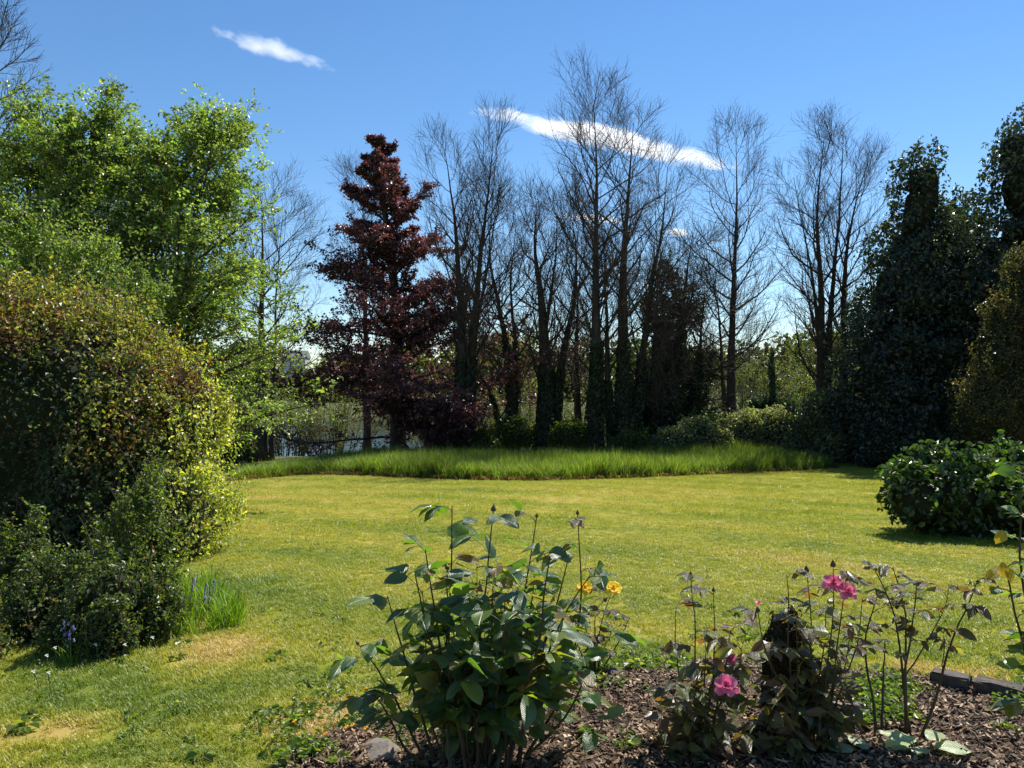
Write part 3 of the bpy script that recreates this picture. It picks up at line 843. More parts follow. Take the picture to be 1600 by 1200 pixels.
lump_shrub("bronze_shrub", 314, [lump(1600, 600, 22.5, 1.5, 1.5, 1.8), lump(1650, 490, 22.5, 1.4, 1.4, 1.6), lump(1555, 660, 22.3, 1.1, 1.2, 1.3), lump(1612, 435, 22.8, .6, .7, .9), lump(1560, 560, 22.4, .7, .8, 1.0), lump(1585, 500, 22.6, .8, .8, .8)], 42000, .085, GOLD, M_LEAF, "tall bronze-green shrub in front of the hollies", "shrub", rough=.15, freq=.7, shell=.4, core=.72, sprigs=500, sprig_len=.7, sub=12, subsize=(.2, .5))
lump_shrub("laurel_shrub", 315, [lump(1390, 690, 27, 1.2, 1.1, 1.3), lump(1450, 690, 26.5, 1.4, 1.2, 1.4), lump(1520, 690, 26, 1.6, 1.2, 1.5), lump(1600, 690, 25.5, 1.8, 1.2, 1.6)], 30000, .11, HOLLY, M_LEAFG, "low dark evergreen shrub growing at the foot of the hollies", "shrub", rough=.14, freq=.8, shell=.3, core=.8)

# brambles
BRAM = [(4, (.15, .17, .085)), (3, (.21, .23, .125)), (1.5, (.3, .31, .2)), (1, (.08, .1, .04))]
for k, (sd, lp, n, lab) in enumerate((
        (321, [lump(1105, 685, 31, 1.2, .9, .85), lump(1165, 676, 31.5, 1.2, 1.0, .9), lump(1215, 680, 31, 1.1, 1.0, .95), lump(1050, 698, 30.5, 1.1, .8, .7), lump(1250, 690, 30.5, .8, .8, .8)], 26000, "low silvery-green bramble thicket behind the tall grass"),
        (322, [lump(1285, 672, 30, .9, .9, 1.2), lump(1325, 668, 30, .9, .9, 1.3), lump(1302, 700, 28.8, .6, .6, .8), lump(1268, 682, 30.3, .7, .8, .9)], 24000, "taller bramble thicket against the evergreens"))):
    lump_shrub("bramble_thicket", sd, lp, n, .12, BRAM, M_LEAF, lab, "brambles", "brambles beyond the tall grass", up=.9, out=.4, rough=.22, freq=1.1, shell=.45, core=.68, sprigs=220, sprig_len=.5)
MIDG = [(4, (.05, .085, .02)), (3, (.08, .12, .03)), (1, (.13, .15, .05))]
for sd, lp, lab in ((331, [lump(690, 695, 31, .7, .6, .55), lump(750, 692, 31, .8, .6, .55)], "low green undergrowth shrub between copper beech and three-stemmed tree"),
                    (332, [lump(800, 682, 32, 1.0, .7, .75)], "rounded green undergrowth shrub by the leaning stems"),
                    (333, [lump(893, 683, 31, .8, .6, .8)], "green undergrowth shrub at the foot of the tallest tree"),
                    (334, [lump(990, 700, 30, 1.0, .7, .6)], "green undergrowth shrub below the many-stemmed ivied tree"),
                    (335, [lump(380, 712, 30, .5, .6, .5), lump(345, 700, 30, .8, .8, .8)], "pale green undergrowth beside the single trunk near the hedge")):
    lump_shrub("undergrowth_shrub", sd, lp, 6500, .11, MIDG, M_LEAF, lab, "shrub", "undergrowth below the bare trees", rough=.25, freq=1.3, shell=.5, core=.6, sprigs=60, sprig_len=.5)

# willow scrub at the water: many thin stems with small olive leaves
OLIVE = [(4, (.085, .09, .03)), (3, (.12, .12, .04)), (2, (.06, .065, .025))]
def scrub(name, seed, px, d, ytop, wid, label, nst=36, nleaf=6000, pal=OLIVE, leaf=.13, group="scrub at the water's edge"):
    rng = np.random.default_rng(seed)
    bx_ = (px - 800) / FPX * d
    zb = float(terrain(bx_, d)); base = np.array([bx_, d, max(zb, -3.3)])
    top = PX(px, ytop, d)[2]
    H = top - base[2]; W = wid / FPX * d / 2
    root = thing(name, base, label, "shrub", group)
    a = rng.uniform(0, 6.28, nst); rr = np.sqrt(rng.uniform(0, 1, nst))
    b0 = base + np.stack([np.cos(a) * rr * W * .5, np.sin(a) * rr * W * .4, 0 * a - .1], -1)
    tp = base + np.stack([np.cos(a) * rr * W * 1.1, np.sin(a) * rr * W, H * (1 - .45 * rr ** 2) * rng.uniform(.75, 1.05, nst)], -1)
    u = np.linspace(0, 1, 8)[None, :, None]
    Q = b0[:, None] * (1 - u) + tp[:, None] * u + np.cumsum(rng.normal(size=(nst, 8, 3)) * .05, 1)
    R = np.broadcast_to(np.linspace(.03, .008, 8), (nst, 8))
    tube_part("stems", Q, R, 4, M_BARK, root, base)
    Q2, R2, _ = grow(rng, Q, R, 9, .15, 1, lambda t, p: .28 * H * (1 - .5 * t), 32, .05, .1, 4, .5, .005, rmax=.012)
    tube_part("twigs", Q2, R2, 3, M_TWIG, root, base)["kind"] = "stuff"
    b = rng.integers(0, len(Q2), nleaf); i = rng.integers(0, 4, nleaf); w = rng.uniform(0, 1, (nleaf, 1))
    C = Q2[b, i] * (1 - w) + Q2[b, i + 1] * w + rng.normal(size=(nleaf, 3)) * .06
    V, F, Cc = leaf_cloud(C, unit(rng.normal(size=(nleaf, 3))), unit(rng.normal(size=(nleaf, 3))), leaf * rng.uniform(.6, 1.3, nleaf), mixcol(rng, nleaf, pal), .5)
    mesh_obj("crown", np_mesh("crown", V - base, F, M_LEAF, Cc), root)
for args in ((341, 445, 46, 590, 110, "olive willow scrub between single trunk and copper beech"), (342, 520, 48, 570, 150, "olive willow scrub half hidden behind the copper beech"),
             (343, 370, 44, 625, 80, "olive willow scrub behind the bright green tree"), (344, 690, 47, 590, 130, "olive willow scrub right of the copper beech"),
             (345, 770, 50, 585, 120, "olive willow scrub behind the leaning stems"), (346, 850, 47, 560, 150, "olive willow scrub behind the thick ivy-clad tree"),
             (347, 960, 46, 560, 140, "olive willow scrub behind the tallest bare tree"), (348, 1090, 46, 570, 120, "grey-olive scrub behind the ivy-smothered tree")):
    scrub("willow_scrub", *args)
PALE = [(3, (.1, .125, .04)), (3, (.13, .15, .05)), (1, (.07, .085, .03))]
for args in ((351, 1170, 58, 545, 120, "olive thicket behind the slender bare tree"), (352, 1250, 56, 540, 150, "olive thicket between slender and broad bare trees"), (353, 1345, 50, 500, 150, "pale green thicket behind the broad bare tree"), (354, 1410, 52, 470, 130, "pale green thicket behind the first holly")):
    scrub("background_thicket", *args, nst=40, nleaf=8000, pal=PALE, leaf=.17, group="thickets beyond the brambles")
bare_tree("bare_tree", 113, [dict(p=[(1170, 665), (1172, 600), (1170, 520), (1168, 500)], w=5)], 60, "distant small bare tree right behind the slender one", n1=24, len1=2.2, ang1=35, up1=.12, n2=6, n3=3)
bare_tree("bare_tree", 114, [dict(p=[(1206, 670), (1208, 600), (1204, 560), (1209, 535)], w=9)], 50, "thin ivied trunk beyond the light green bank", n1=20, len1=2.0, ang1=45, up1=.05, n2=6, n3=4, ivy=2600, ivy_t=.95, ivy_r=.45)
lump_shrub("undergrowth_shrub", 361, [lump(1198, 650, 50, 1.3, 1.0, .9), lump(1222, 652, 50, 1.0, .8, .8)], 6000, .2, IVY, M_LEAFG, "dark shrub at the foot of the thin ivied trunk", "shrub", rough=.4, freq=.9, shell=.8, core=.4, sprigs=160, sprig_len=.8, sub=7, subsize=(.3, .6))
lump_shrub("ivied_tree", 362, [lump(1040, 640, 34.5, 1.6, 1.0, 1.9), lump(1078, 650, 34, 1.2, .9, 1.6), lump(1005, 655, 34, 1.1, .9, 1.5), lump(1050, 560, 35, 1.1, .8, 1.7), lump(1020, 500, 35, .7, .6, 1.3), lump(1070, 490, 35, .8, .6, 1.2), lump(1092, 590, 34.5, .8, .7, 1.3), lump(1045, 440, 35, .5, .5, .9)], 34000, .14, IVY, M_LEAFG, "dense dark ivy mound below the smothered tree", "ivy", rough=.45, freq=1.1, shell=.95, core=.12, sprigs=500, sprig_len=.9, sub=6)

# far woods across the lake: one mass
rng = np.random.default_rng(71)
g = Geo()
FW = [(3, (.06, .065, .03)), (3, (.08, .085, .035)), (2, (.05, .065, .025)), (1, (.1, .085, .05)), (1, (.075, .1, .03))]
nt = 260
tx = rng.uniform(-110, 95, nt); ty = 126 + rng.uniform(0, 1, nt) ** 1.4 * 60
for k in range(nt):
    x, y = tx[k], ty[k]; z = float(terrain(x, y))
    H = rng.uniform(6, 11) + 2.4 * math.sin(x * .09 + 1.5)
    if abs(x / y * FPX + 345) < 34: H *= .55
    W = H * rng.uniform(.32, .5)
    m = 240
    d = unit(rng.normal(size=(m, 3)))
    C = np.array([x, y, z + H * .52]) + d * np.array([W, W, H * .52]) * (1 - .3 * rng.uniform(0, 1, (m, 1)) ** 2) * (1 + .25 * wav(d * 2 + k, 2.2, k)[:, None])
    C[:, 2] = np.maximum(C[:, 2], terrain(C[:, 0], C[:, 1]) + .1)
    tone = mixcol(rng, 1, FW, .2)
    V, F, Cc = leaf_cloud(C, unit(rng.normal(size=(m, 3))), unit(d + rng.normal(size=(m, 3)) * .5), rng.uniform(.7, 1.5, m), np.repeat(tone, m, 0) * rng.uniform(.75, 1.25, (m, 1)), .7)
    g.add(V, F, Cc)
tag(mesh_obj("far_woods", g.mesh("far_woods", M_LEAF)), "olive spring woods along the far shore of the lake", "woods", kind="stuff")

# small house on the far shore
hb = PX(456, 582, 240)
house = thing("lakeside_house", (hb[0], hb[1], hb[2]), "small pale house with grey roof on the far shore", "house")
def box(name, x0, x1, y0, y1, z0, z1, mat, parent):
    V = np.array([(x, y, z) for z in (z0, z1) for y in (y0, y1) for x in (x0, x1)], float)
    F = np.array([(0, 2, 3, 1), (4, 5, 7, 6), (0, 1, 5, 4), (2, 6, 7, 3), (0, 4, 6, 2), (1, 3, 7, 5)])
    return mesh_obj(name, np_mesh(name, V, F, mat), parent)
M_RENDER = solid_mat("pale_render", [(.3, (.5, .48, .44)), (.7, (.6, .58, .54))], 3, 3, .9, .1)
M_SLATE = solid_mat("grey_slate", [(.3, (.16, .16, .17)), (.7, (.24, .24, .25))], 3, 3, .8, .2)
M_GLASS = solid_mat("dark_pane", [(.3, (.02, .025, .03)), (.7, (.03, .035, .04))], 2, 2, .15, 0, spec=.6)
box("wall", -4.2, 4.2, 0, 6, -2, 4.6, M_RENDER, house)
V = np.array([(-4.5, -.4, 4.6), (4.5, -.4, 4.6), (4.5, 6.4, 4.6), (-4.5, 6.4, 4.6), (-4.3, 3, 7.0), (4.3, 3, 7.0)], float)
rf = bpy.data.meshes.new("roof"); rf.from_pydata(V.tolist(), [], [(0, 1, 5, 4), (2, 3, 4, 5), (1, 2, 5), (3, 0, 4), (0, 3, 2, 1)]); rf.materials.append(M_SLATE)
roof = mesh_obj("roof", rf, house)
box("chimney", -3.9, -3.1, 2.6, 3.4, 6.6, 7.9, M_RENDER, roof)
for wx in (-2.6, 0, 2.6):
    w = box("window", wx - .5, wx + .5, -.03, .02, 2.7, 3.9, M_GLASS, house)


# ------------------------------------------------------------------ close plants
LEAFDATA = {}
def leaf_mesh(name, seed, mat, width=.62, droop=.2, fold=.2, serr=.05):
    r = np.random.default_rng(seed)
    ys = np.array([0, .1, .27, .46, .64, .8, .92, 1.0])
    half = width / 2 * np.array([.05, .52, .92, 1.0, .86, .58, .26, .02])
    V, UV = [], []
    tw = r.uniform(-.25, .25); dr = droop * r.uniform(.4, 2.2); fo = fold * r.uniform(.6, 1.9); ww = r.uniform(3, 7); wp = r.uniform(0, 6)
    for y, h in zip(ys, half):
        for k, u in enumerate((-1, -.5, 0, .5, 1)):
            x = u * h * (1 + (serr * r.normal() if abs(u) == 1 else 0))
            z = -dr * y * y + fo * abs(x) * (1 - .35 * y) - .5 * abs(u) ** 3 * h * .25 + tw * x * y + (.028 * math.sin(ww * y * 2 + wp + 2 * u) if abs(u) == 1 else 0)
            V.append((x, y, z)); UV.append((u * h / (width / 2) * .5 + .5, y))
    V = np.array(V); UV = np.array(UV)
    i = np.arange(len(ys) * 5).reshape(-1, 5)
    F = np.stack([i[:-1, :-1], i[:-1, 1:], i[1:, 1:], i[1:, :-1]], -1).reshape(-1, 4)
    me = np_mesh(name, V, F, mat, smooth=True, uv=UV)
    LEAFDATA[me.name] = (V, F, UV)
    return me

def vein_leaf_mat(name, stops, rough=.3, spec=.55, trans=.25, tint=(1.5, 1.7, .4), vein=.5):
    """leaf with raised ribs; each leaf its own tone"""
    m, ns, ls = new_mat(name)
    oi = ns.new("ShaderNodeObjectInfo"); gi_ = ns.new("ShaderNodeNewGeometry")
    c = ramp(ns, ls, vmath(ns, ls, 'FRACT', vmath(ns, ls, 'ADD', oi.outputs["Random"], gi_.outputs["Random Per Island"])), stops).outputs[0]
    uv = ns.new("ShaderNodeUVMap")
    sp = ns.new("ShaderNodeSeparateXYZ"); ls.new(uv.outputs[0], sp.inputs[0])
    ab = vmath(ns, ls, 'ABSOLUTE', vmath(ns, ls, 'SUBTRACT', sp.outputs[0], .5))
    ph = vmath(ns, ls, 'MULTIPLY', vmath(ns, ls, 'SUBTRACT', sp.outputs[1], vmath(ns, ls, 'MULTIPLY', ab, .7)), 48)
    rib = vmath(ns, ls, 'POWER', vmath(ns, ls, 'ABSOLUTE', vmath(ns, ls, 'SINE', ph)), .6)
    mid = node(ns, "ShaderNodeMapRange", interpolation_type='SMOOTHSTEP'); mid.inputs[1].default_value = 0; mid.inputs[2].default_value = .05
    ls.new(ab, mid.inputs[0])
    hgt = vmath(ns, ls, 'MULTIPLY', rib, mid.outputs[0])
    tc = ns.new("ShaderNodeTexCoord")
    nz = noise_node(ns, ls, 5, 4, .6, tc.outputs["Object"])
    c = mixrgb(ns, ls, vmath(ns, ls, 'MULTIPLY', vmath(ns, ls, 'SUBTRACT', 1.0, hgt), .35), c, mixrgb(ns, ls, 1.0, c, (1.9, 1.7, 1.3), 'MULTIPLY'))
    c = mixrgb(ns, ls, vmath(ns, ls, 'MULTIPLY', nz.outputs[0], .5), c, mixrgb(ns, ls, 1.0, c, (1.5, 1.25, .9), 'MULTIPLY'))
    bmp = ns.new("ShaderNodeBump"); bmp.inputs["Strength"].default_value = vein; bmp.inputs["Distance"].default_value = .0035
    hh = vmath(ns, ls, 'ADD', hgt, vmath(ns, ls, 'MULTIPLY', nz.outputs[0], 1.2))
    ls.new(hh, bmp.inputs["Height"])
    bs = ns.new("ShaderNodeBsdfPrincipled"); bs.inputs["Roughness"].default_value = rough; bs.inputs["Specular IOR Level"].default_value = spec
    ls.new(c, bs.inputs["Base Color"]); ls.new(bmp.outputs[0], bs.inputs["Normal"])
    tr = ns.new("ShaderNodeBsdfTranslucent"); ls.new(mixrgb(ns, ls, 1.0, c, tint, 'MULTIPLY'), tr.inputs["Color"])
    mx = ns.new("ShaderNodeMixShader"); mx.inputs[0].default_value = trans
    ls.new(bs.outputs[0], mx.inputs[1]); ls.new(tr.outputs[0], mx.inputs[2])
    out = ns.new("ShaderNodeOutputMaterial"); ls.new(mx.outputs[0], out.inputs[0])
    return m

M_ROSE = vein_leaf_mat("rose_leaf", [(0, (.035, .08, .036)), (.35, (.05, .105, .042)), (.55, (.07, .135, .045)), (.78, (.13, .19, .05)), (.93, (.14, .11, .045)), (1, (.18, .1, .05))], .31, .9, .42, (2.2, 2.4, .4), vein=.7)
M_BRONZE = vein_leaf_mat("bronze_rose_leaf", [(0, (.055, .075, .04)), (.35, (.08, .08, .042)), (.6, (.11, .07, .045)), (.8, (.11, .145, .05)), (1, (.17, .2, .06))], .31, .9, .4, (2.2, 1.9, .5), vein=.7)
M_BUSH = vein_leaf_mat("bush_leaf", [(0, (.03, .06, .02)), (.5, (.045, .085, .024)), (.85, (.07, .12, .03)), (1, (.11, .16, .04))], .5, .4, .38, (1.9, 2.1, .5))
M_PALE = vein_leaf_mat("pale_leaf", [(0, (.2, .28, .14)), (1, (.3, .38, .2))], .36, .8, .35)
M_YELLEAF = vein_leaf_mat("yellow_leaf", [(0, (.35, .3, .03)), (1, (.42, .3, .04))], .4, .4, .4, (1.4, 1.3, .4))
ROSE_LEAVES = [leaf_mesh("rose_leaf", k, M_ROSE, .66, .2, .22) for k in range(6)]
BRONZE_LEAVES = [leaf_mesh("bronze_leaf", 20 + k, M_BRONZE, .56, .25, .3) for k in range(5)]
BUSH_LEAVES = [leaf_mesh("bush_leaf", 40 + k, M_BUSH, .62, .2, .2) for k in range(4)]
PALE_LEAVES = [leaf_mesh("pale_leaf", 60 + k, M_PALE, .55, .12, .2) for k in range(3)]
YEL_LEAVES = [leaf_mesh("yellow_leaf", 70 + k, M_YELLEAF, .7, .2, .25) for k in range(2)]

def place_leaf(parent, pos, axis, normal, size, base, me, name="leaf"):
    axis = np.asarray(axis) / np.linalg.norm(axis)
    sd = np.cross(axis, normal); sd /= max(np.linalg.norm(sd), 1e-6)
    nn = np.cross(sd, axis)
    p = np.asarray(pos) - base
    o = bpy.data.objects.new(name, me)
    o.matrix_basis = Matrix(((sd[0] * size, axis[0] * size, nn[0] * size, p[0]), (sd[1] * size, axis[1] * size, nn[1] * size, p[1]), (sd[2] * size, axis[2] * size, nn[2] * size, p[2]), (0, 0, 0, 1)))
    COL.objects.link(o); o.parent = parent
    return o

def petal_mesh(name, mat, cup=.35, wid=.9):
    V = []
    for y, h in ((0, .12), (.35, .38), (.7, .5), (1.0, .3)):
        for u in (-1, 0, 1):
            V.append((u * h * wid, y, cup * (abs(u) ** 2) * h - .25 * y * y + (.0 if u else .03)))
    V = np.array(V); i = np.arange(12).reshape(4, 3)
    return np_mesh(name, V, np.stack([i[:-1, :-1], i[:-1, 1:], i[1:, 1:], i[1:, :-1]], -1).reshape(-1, 4), mat, smooth=True)

def petal_mat(name, a, b, trans=.45):
    def col(ns, ls):
        oi = ns.new("ShaderNodeObjectInfo")
        return ramp(ns, ls, oi.outputs["Random"], [(0, a), (1, b)]).outputs[0]
    return foliage_mat(name, .55, .3, trans, (1.1, 1.0, 1.0), color=col)
M_PINK = petal_mat("pink_petal", (.62, .1, .24), (.8, .26, .42))
M_YEL = petal_mat("yellow_petal", (.88, .66, .03), (.92, .75, .08))
M_POPPY = petal_mat("poppy_petal", (.85, .38, .02), (.9, .55, .03))
M_BLUE = petal_mat("bluebell_petal", (.25, .27, .55), (.4, .43, .72))
M_WHITE = petal_mat("white_petal", (.75, .75, .72), (.82, .82, .8), .3)
PET = {m.name: petal_mesh(m.name, m) for m in (M_PINK, M_YEL, M_POPPY, M_BLUE, M_WHITE)}

def lathe(profile, k=8):
    prof = np.array(profile, float); n = len(prof)
    a = np.arange(k) * 2 * PI / k
    V = np.stack([prof[:, 0][:, None] * np.cos(a), prof[:, 0][:, None] * np.sin(a), np.repeat(prof[:, 1][:, None], k, 1)], -1).reshape(-1, 3)
    i = np.arange(n * k).reshape(n, k)
    F = np.stack([i[:-1], np.roll(i, -1, 1)[:-1], np.roll(i, -1, 1)[1:], i[1:]], -1).reshape(-1, 4)
    return V, F
vb, fb = lathe([(.0, 0), (.35, .12), (.42, .4), (.25, .75), (.08, 1.05), (0, 1.25)], 7)
BUD = np_mesh("bud", vb, fb, M_CANEG, smooth=True)
vb, fb = lathe([(.0, -.5), (.18, -.4), (.35, -.15), (.3, .05), (0, .1)], 7)
CALYX = np_mesh("calyx", vb, fb, M_CANEG, smooth=True)

def orient(v):
    return Vector(v).to_track_quat('Z', 'Y').to_matrix()

def bloom(parent, base, pos, R, mat, axis=(0, 0, 1), n=16, tight=.6):
    """flower head: calyx with petals round it"""
    pos = np.asarray(pos)
    q = orient(axis)
    o = bpy.data.objects.new("bloom", CALYX)
    o.matrix_basis = Matrix.Translation(Vector(pos - base)) @ q.to_4x4() @ Matrix.Scale(R * .5, 4)
    COL.objects.link(o); o.parent = parent
    me = PET[mat.name]
    for k in range(n):
        u = k / max(n - 1, 1)                       # 0 inner .. 1 outer
        az = k * 2.39996
        tilt = math.radians(8 + (88 - 30 * tight) * u + random.uniform(-6, 6))
        s = 2.0 * (.55 + .45 * u) * random.uniform(.9, 1.1)
        d = Vector((math.cos(az) * math.sin(tilt), math.sin(az) * math.sin(tilt), math.cos(tilt)))
        nrm = Vector((-math.cos(az) * math.cos(tilt), -math.sin(az) * math.cos(tilt), math.sin(tilt)))
        sd = d.cross(nrm)
        p = bpy.data.objects.new("petal", me)
        M = Matrix(((sd.x, d.x, nrm.x), (sd.y, d.y, nrm.y), (sd.z, d.z, nrm.z))).to_4x4()
        p.matrix_basis = Matrix.Translation((math.cos(az) * .12 * u, math.sin(az) * .12 * u, .05)) @ M @ Matrix.Scale(s, 4)
        COL.objects.link(p); p.parent = o
    return o

def rose(name, seed, base, canes, label, group, meshes, size, r0=.012, tl0=.4, per=5, pairs=(1, 2), buds=(), mat=M_CANE, cap=300, droop=.22, spread=.8, cat="rose bush", tipleaf=True, dense=1.0):
    """canes: polylines in world space. Compound leaves along the upper part of every cane, each leaflet an object"""
    rng = np.random.default_rng(seed)
    base = np.asarray(base, float)
    root = thing(name, base, label, cat, group)
    count = 0; spare = []
    for ci, cn in enumerate(canes):
        pts, opt = cn if isinstance(cn, tuple) else (cn, {})
        P = resample(pts, 12, rng, .006)
        rr = opt.get("r", r0)
        R = np.linspace(rr, rr * .28, 12)
        tl = opt.get("tl0", tl0); k = int(opt.get("per", per) * dense)
        items, pet = [], []
        for j in range(k):
            t = tl + (1 - tl) * (j + rng.uniform(.2, .9)) / k
            if tipleaf and j == k - 1: t = .985
            f = t * 11; i = min(int(f), 10); p = P[i] + (P[i + 1] - P[i]) * (f - i)
            az = j * 2.4 + ci * 1.7 + rng.uniform(-.5, .5)
            s = size * rng.uniform(.72, 1.2) * opt.get("s", 1)
            h = np.array([math.cos(az), math.sin(az) * .9, rng.uniform(.15, .9)]); h /= np.linalg.norm(h)
            L = s * rng.uniform(.7, 1.2) * spread
            q1 = p + h * L * .6; q2 = q1 + unit(h + np.array([0, 0, -.25])) * L * .5
            pet.append(np.stack([p, p + h * L * .33 + np.array([0, 0, .004]), q1, q2]))
            dirT = unit((q2 - q1) + np.array([0, 0, -droop * L * .5]) + rng.normal(size=3) * L * .12)
            items.append((q2, dirT, s))
            np_ = int(rng.integers(pairs[0], pairs[1] + 1))
            for pr in range(np_):
                o = q1 + (q2 - q1) * (.75 - .8 * pr)
                hz = np.cross(unit(q2 - q1), [0, 0, 1.]); hz = hz / max(np.linalg.norm(hz), 1e-6)
                for sg in (-1, 1):
                    dd = unit(hz * sg + unit(q2 - q1) * .45 + np.array([0, 0, -droop * rng.uniform(.2, 1.3)]) + rng.normal(size=3) * .15)
                    items.append((o, dd, s * rng.uniform(.72, .95) * (1 - .12 * pr)))
        g = Geo(); V, F = tubes(P[None], R[None], 7); g.add(V - base, F)
        if pet:
            PP = np.stack(pet); V, F = tubes(PP, np.broadcast_to(np.linspace(.0022, .0014, 4), (len(PP), 4)), 4); g.add(V - base, F)
        cane = mesh_obj("cane", g.mesh("cane", mat, True), root)
        for (o, dd, s) in items:
            nr = unit(np.array([0, 0, 1.]) + rng.normal(size=3) * .38)
            if count >= cap:
                spare.append((o, dd, nr, s, meshes[int(rng.integers(len(meshes)))]))
                continue
            place_leaf(cane, o, dd, nr, s, base, meshes[int(rng.integers(len(meshes)))])
            count += 1
        if opt.get("bud"):
            tip = P[-1]; sdir = unit(P[-1] - P[-2])
            b = bpy.data.objects.new("bud", BUD)
            b.matrix_basis = Matrix.Translation(Vector(tip - base)) @ orient(sdir).to_4x4() @ Matrix.Scale(opt["bud"], 4)
            COL.objects.link(b); b.parent = root
    if spare:
        VV, FF, UU, nn_ = [], [], [], 0
        for (o, ax, nr, s, me) in spare:
            V, F, UV = LEAFDATA[me.name]
            sd = unit(np.cross(ax, nr)); n2 = np.cross(sd, ax)
            VV.append(o - base + s * (V[:, :1] * sd + V[:, 1:2] * ax + V[:, 2:] * n2)); FF.append(F + nn_); UU.append(UV); nn_ += len(V)
        mesh_obj("smaller_leaves", np_mesh("smaller_leaves", np.concatenate(VV), np.concatenate(FF), spare[0][4].materials[0], smooth=True, uv=np.concatenate(UU)), root)["kind"] = "stuff"
    return root, base

def cane_px(pts, d0, d1):
    n = len(pts)
    return [PX(p[0], p[1], d0 + (d1 - d0) * i / (n - 1)) for i, p in enumerate(pts)]

rr_ = random.Random(5)
# big glossy rose in front
RB = GR(745, 1222)
main = []
for pts, dd, o in (([(700, 1222), (688, 1100), (702, 960), (705, 790)], 0, dict(per=4, tl0=.55)),
                   ([(735, 1225), (745, 1050), (762, 920), (773, 800)], .05, dict(per=4, tl0=.5, bud=.03)),
                   ([(770, 1225), (800, 1050), (822, 900), (838, 810)], .15, dict(per=5, bud=.02)),
                   ([(800, 1215), (880, 1080), (908, 950), (900, 806)], .1, dict(per=5, tl0=.5, bud=.02, s=.62)),
                   ([(690, 1222), (648, 1090), (628, 1000), (612, 930)], -.1, dict(per=4, tl0=.5)),
                   ([(680, 1222), (640, 1130), (610, 1060), (572, 1005)], -.05, dict(per=4, tl0=.5, bud=.02)),
                   ([(730, 1222), (700, 1040), (696, 950), (694, 892)], .1, dict(per=4, bud=.026)),
                   ([(760, 1222), (840, 1060), (880, 960), (925, 900)], -.1, dict(per=5)),
                   ([(780, 1222), (880, 1130), (915, 1060), (935, 1020)], -.1, dict(per=5, s=1.1)),
                   ([(700, 1222), (640, 1180), (610, 1120), (585, 1085)], -.3, dict(per=3, tl0=.6, s=.8)),
                   ([(810, 1222), (880, 1180), (920, 1150), (940, 1135)], -.25, dict(per=2, tl0=.8, s=.75))):
    main.append((cane_px(pts, RB[1] + rr_.uniform(-.1, .1), RB[1] + dd + .05), o))
for k in range(34):
    tx_, ty_ = rr_.uniform(630, 905), rr_.uniform(860, 1060)
    bx0 = 745 + (tx_ - 745) * .35 + rr_.uniform(-25, 25)
    dd = rr_.uniform(-.32, .35)
    main.append((cane_px([(bx0, 1225), (bx0 + (tx_ - bx0) * .3 + rr_.uniform(-20, 20), 1120), (bx0 + (tx_ - bx0) * .75, 1225 + (ty_ - 1225) * .7), (tx_, ty_)], RB[1] + rr_.uniform(-.12, .12), RB[1] + dd), dict(per=5, r=rr_.uniform(.004, .009))))
rose("rose_bush", 401, RB, main, "large glossy dark green rose bush in the middle of the bed", "rose bushes in the bed", ROSE_LEAVES, .116, r0=.008, tl0=.34, dense=1.35, per=6, pairs=(1, 2), mat=M_CANE)

# bronze-leaved pink roses
G_R = "rose bushes in the bed"
PA = GR(1090, 1200)
ca = []
for tip, o in (((1080, 905), dict(per=5, bud=.03)), ((1048, 955), dict(per=4)), ((1112, 925), dict(per=4, bud=.02)), ((1138, 985), {}), ((1100, 1010), {}), ((1160, 1010), {}), ((1050, 1070), {}), ((1030, 1110), {}), ((1135, 1075), {}), ((1080, 1120), {}), ((1170, 1130), {}), ((1120, 1060), {}), ((1060, 1150), {})):
    b0 = 1095 + (tip[0] - 1095) * .2 + rr_.uniform(-12, 12)
    ca.append((cane_px([(b0, 1205), (b0 + (tip[0] - b0) * .35 + rr_.uniform(-8, 8), 1100 if tip[1] < 1080 else 1190), (b0 + (tip[0] - b0) * .8 + rr_.uniform(-8, 8), 1205 + (tip[1] - 1205) * .7), tip], PA[1], PA[1] + rr_.uniform(-.2, .2)), dict(o)))
ra, rab = rose("rose_bush", 402, PA, ca, "bronze-leaved rose with open pink bloom left of the stump", G_R, BRONZE_LEAVES, .076, r0=.006, tl0=.18, dense=1.6, per=8, pairs=(1, 2), mat=M_CANEG, spread=.8)
bloom(ra, rab, PX(1133, 1072, PA[1] - .2), .055, M_PINK, (.1, -.75, .6), 14, .15)
bloom(ra, rab, PX(1140, 1030, PA[1] + .02), .034, M_PINK, (0, -.6, .8), 12, .3)
PB = GR(1265, 1185)
cb = []
for tip, o in (((1225, 898), dict(per=6)), ((1190, 955), dict(per=3, bud=.025)), ((1262, 895), dict(per=6, bud=.03)), ((1300, 885), dict(per=6, bud=.03)), ((1325, 900), dict(per=5)), ((1350, 935), dict(per=5)), ((1290, 950), {}), ((1240, 965), {}), ((1205, 1010), {}),
               ((1332, 990), {}), ((1300, 1030), {}), ((1220, 1070), {}), ((1270, 1060), {}), ((1190, 1100), {}), ((1330, 1080), {}), ((1240, 1130), {}), ((1180, 1150), {}), ((1300, 1120), {})):
    b0 = 1265 + (tip[0] - 1265) * .25 + rr_.uniform(-14, 14)
    cb.append((cane_px([(b0, 1192), (b0 + (tip[0] - b0) * .35 + rr_.uniform(-8, 8), 1100 if tip[1] < 1080 else 1180), (b0 + (tip[0] - b0) * .8 + rr_.uniform(-8, 8), 1192 + (tip[1] - 1192) * .7), tip], PB[1], PB[1] + rr_.uniform(-.25, .1)), dict(o)))
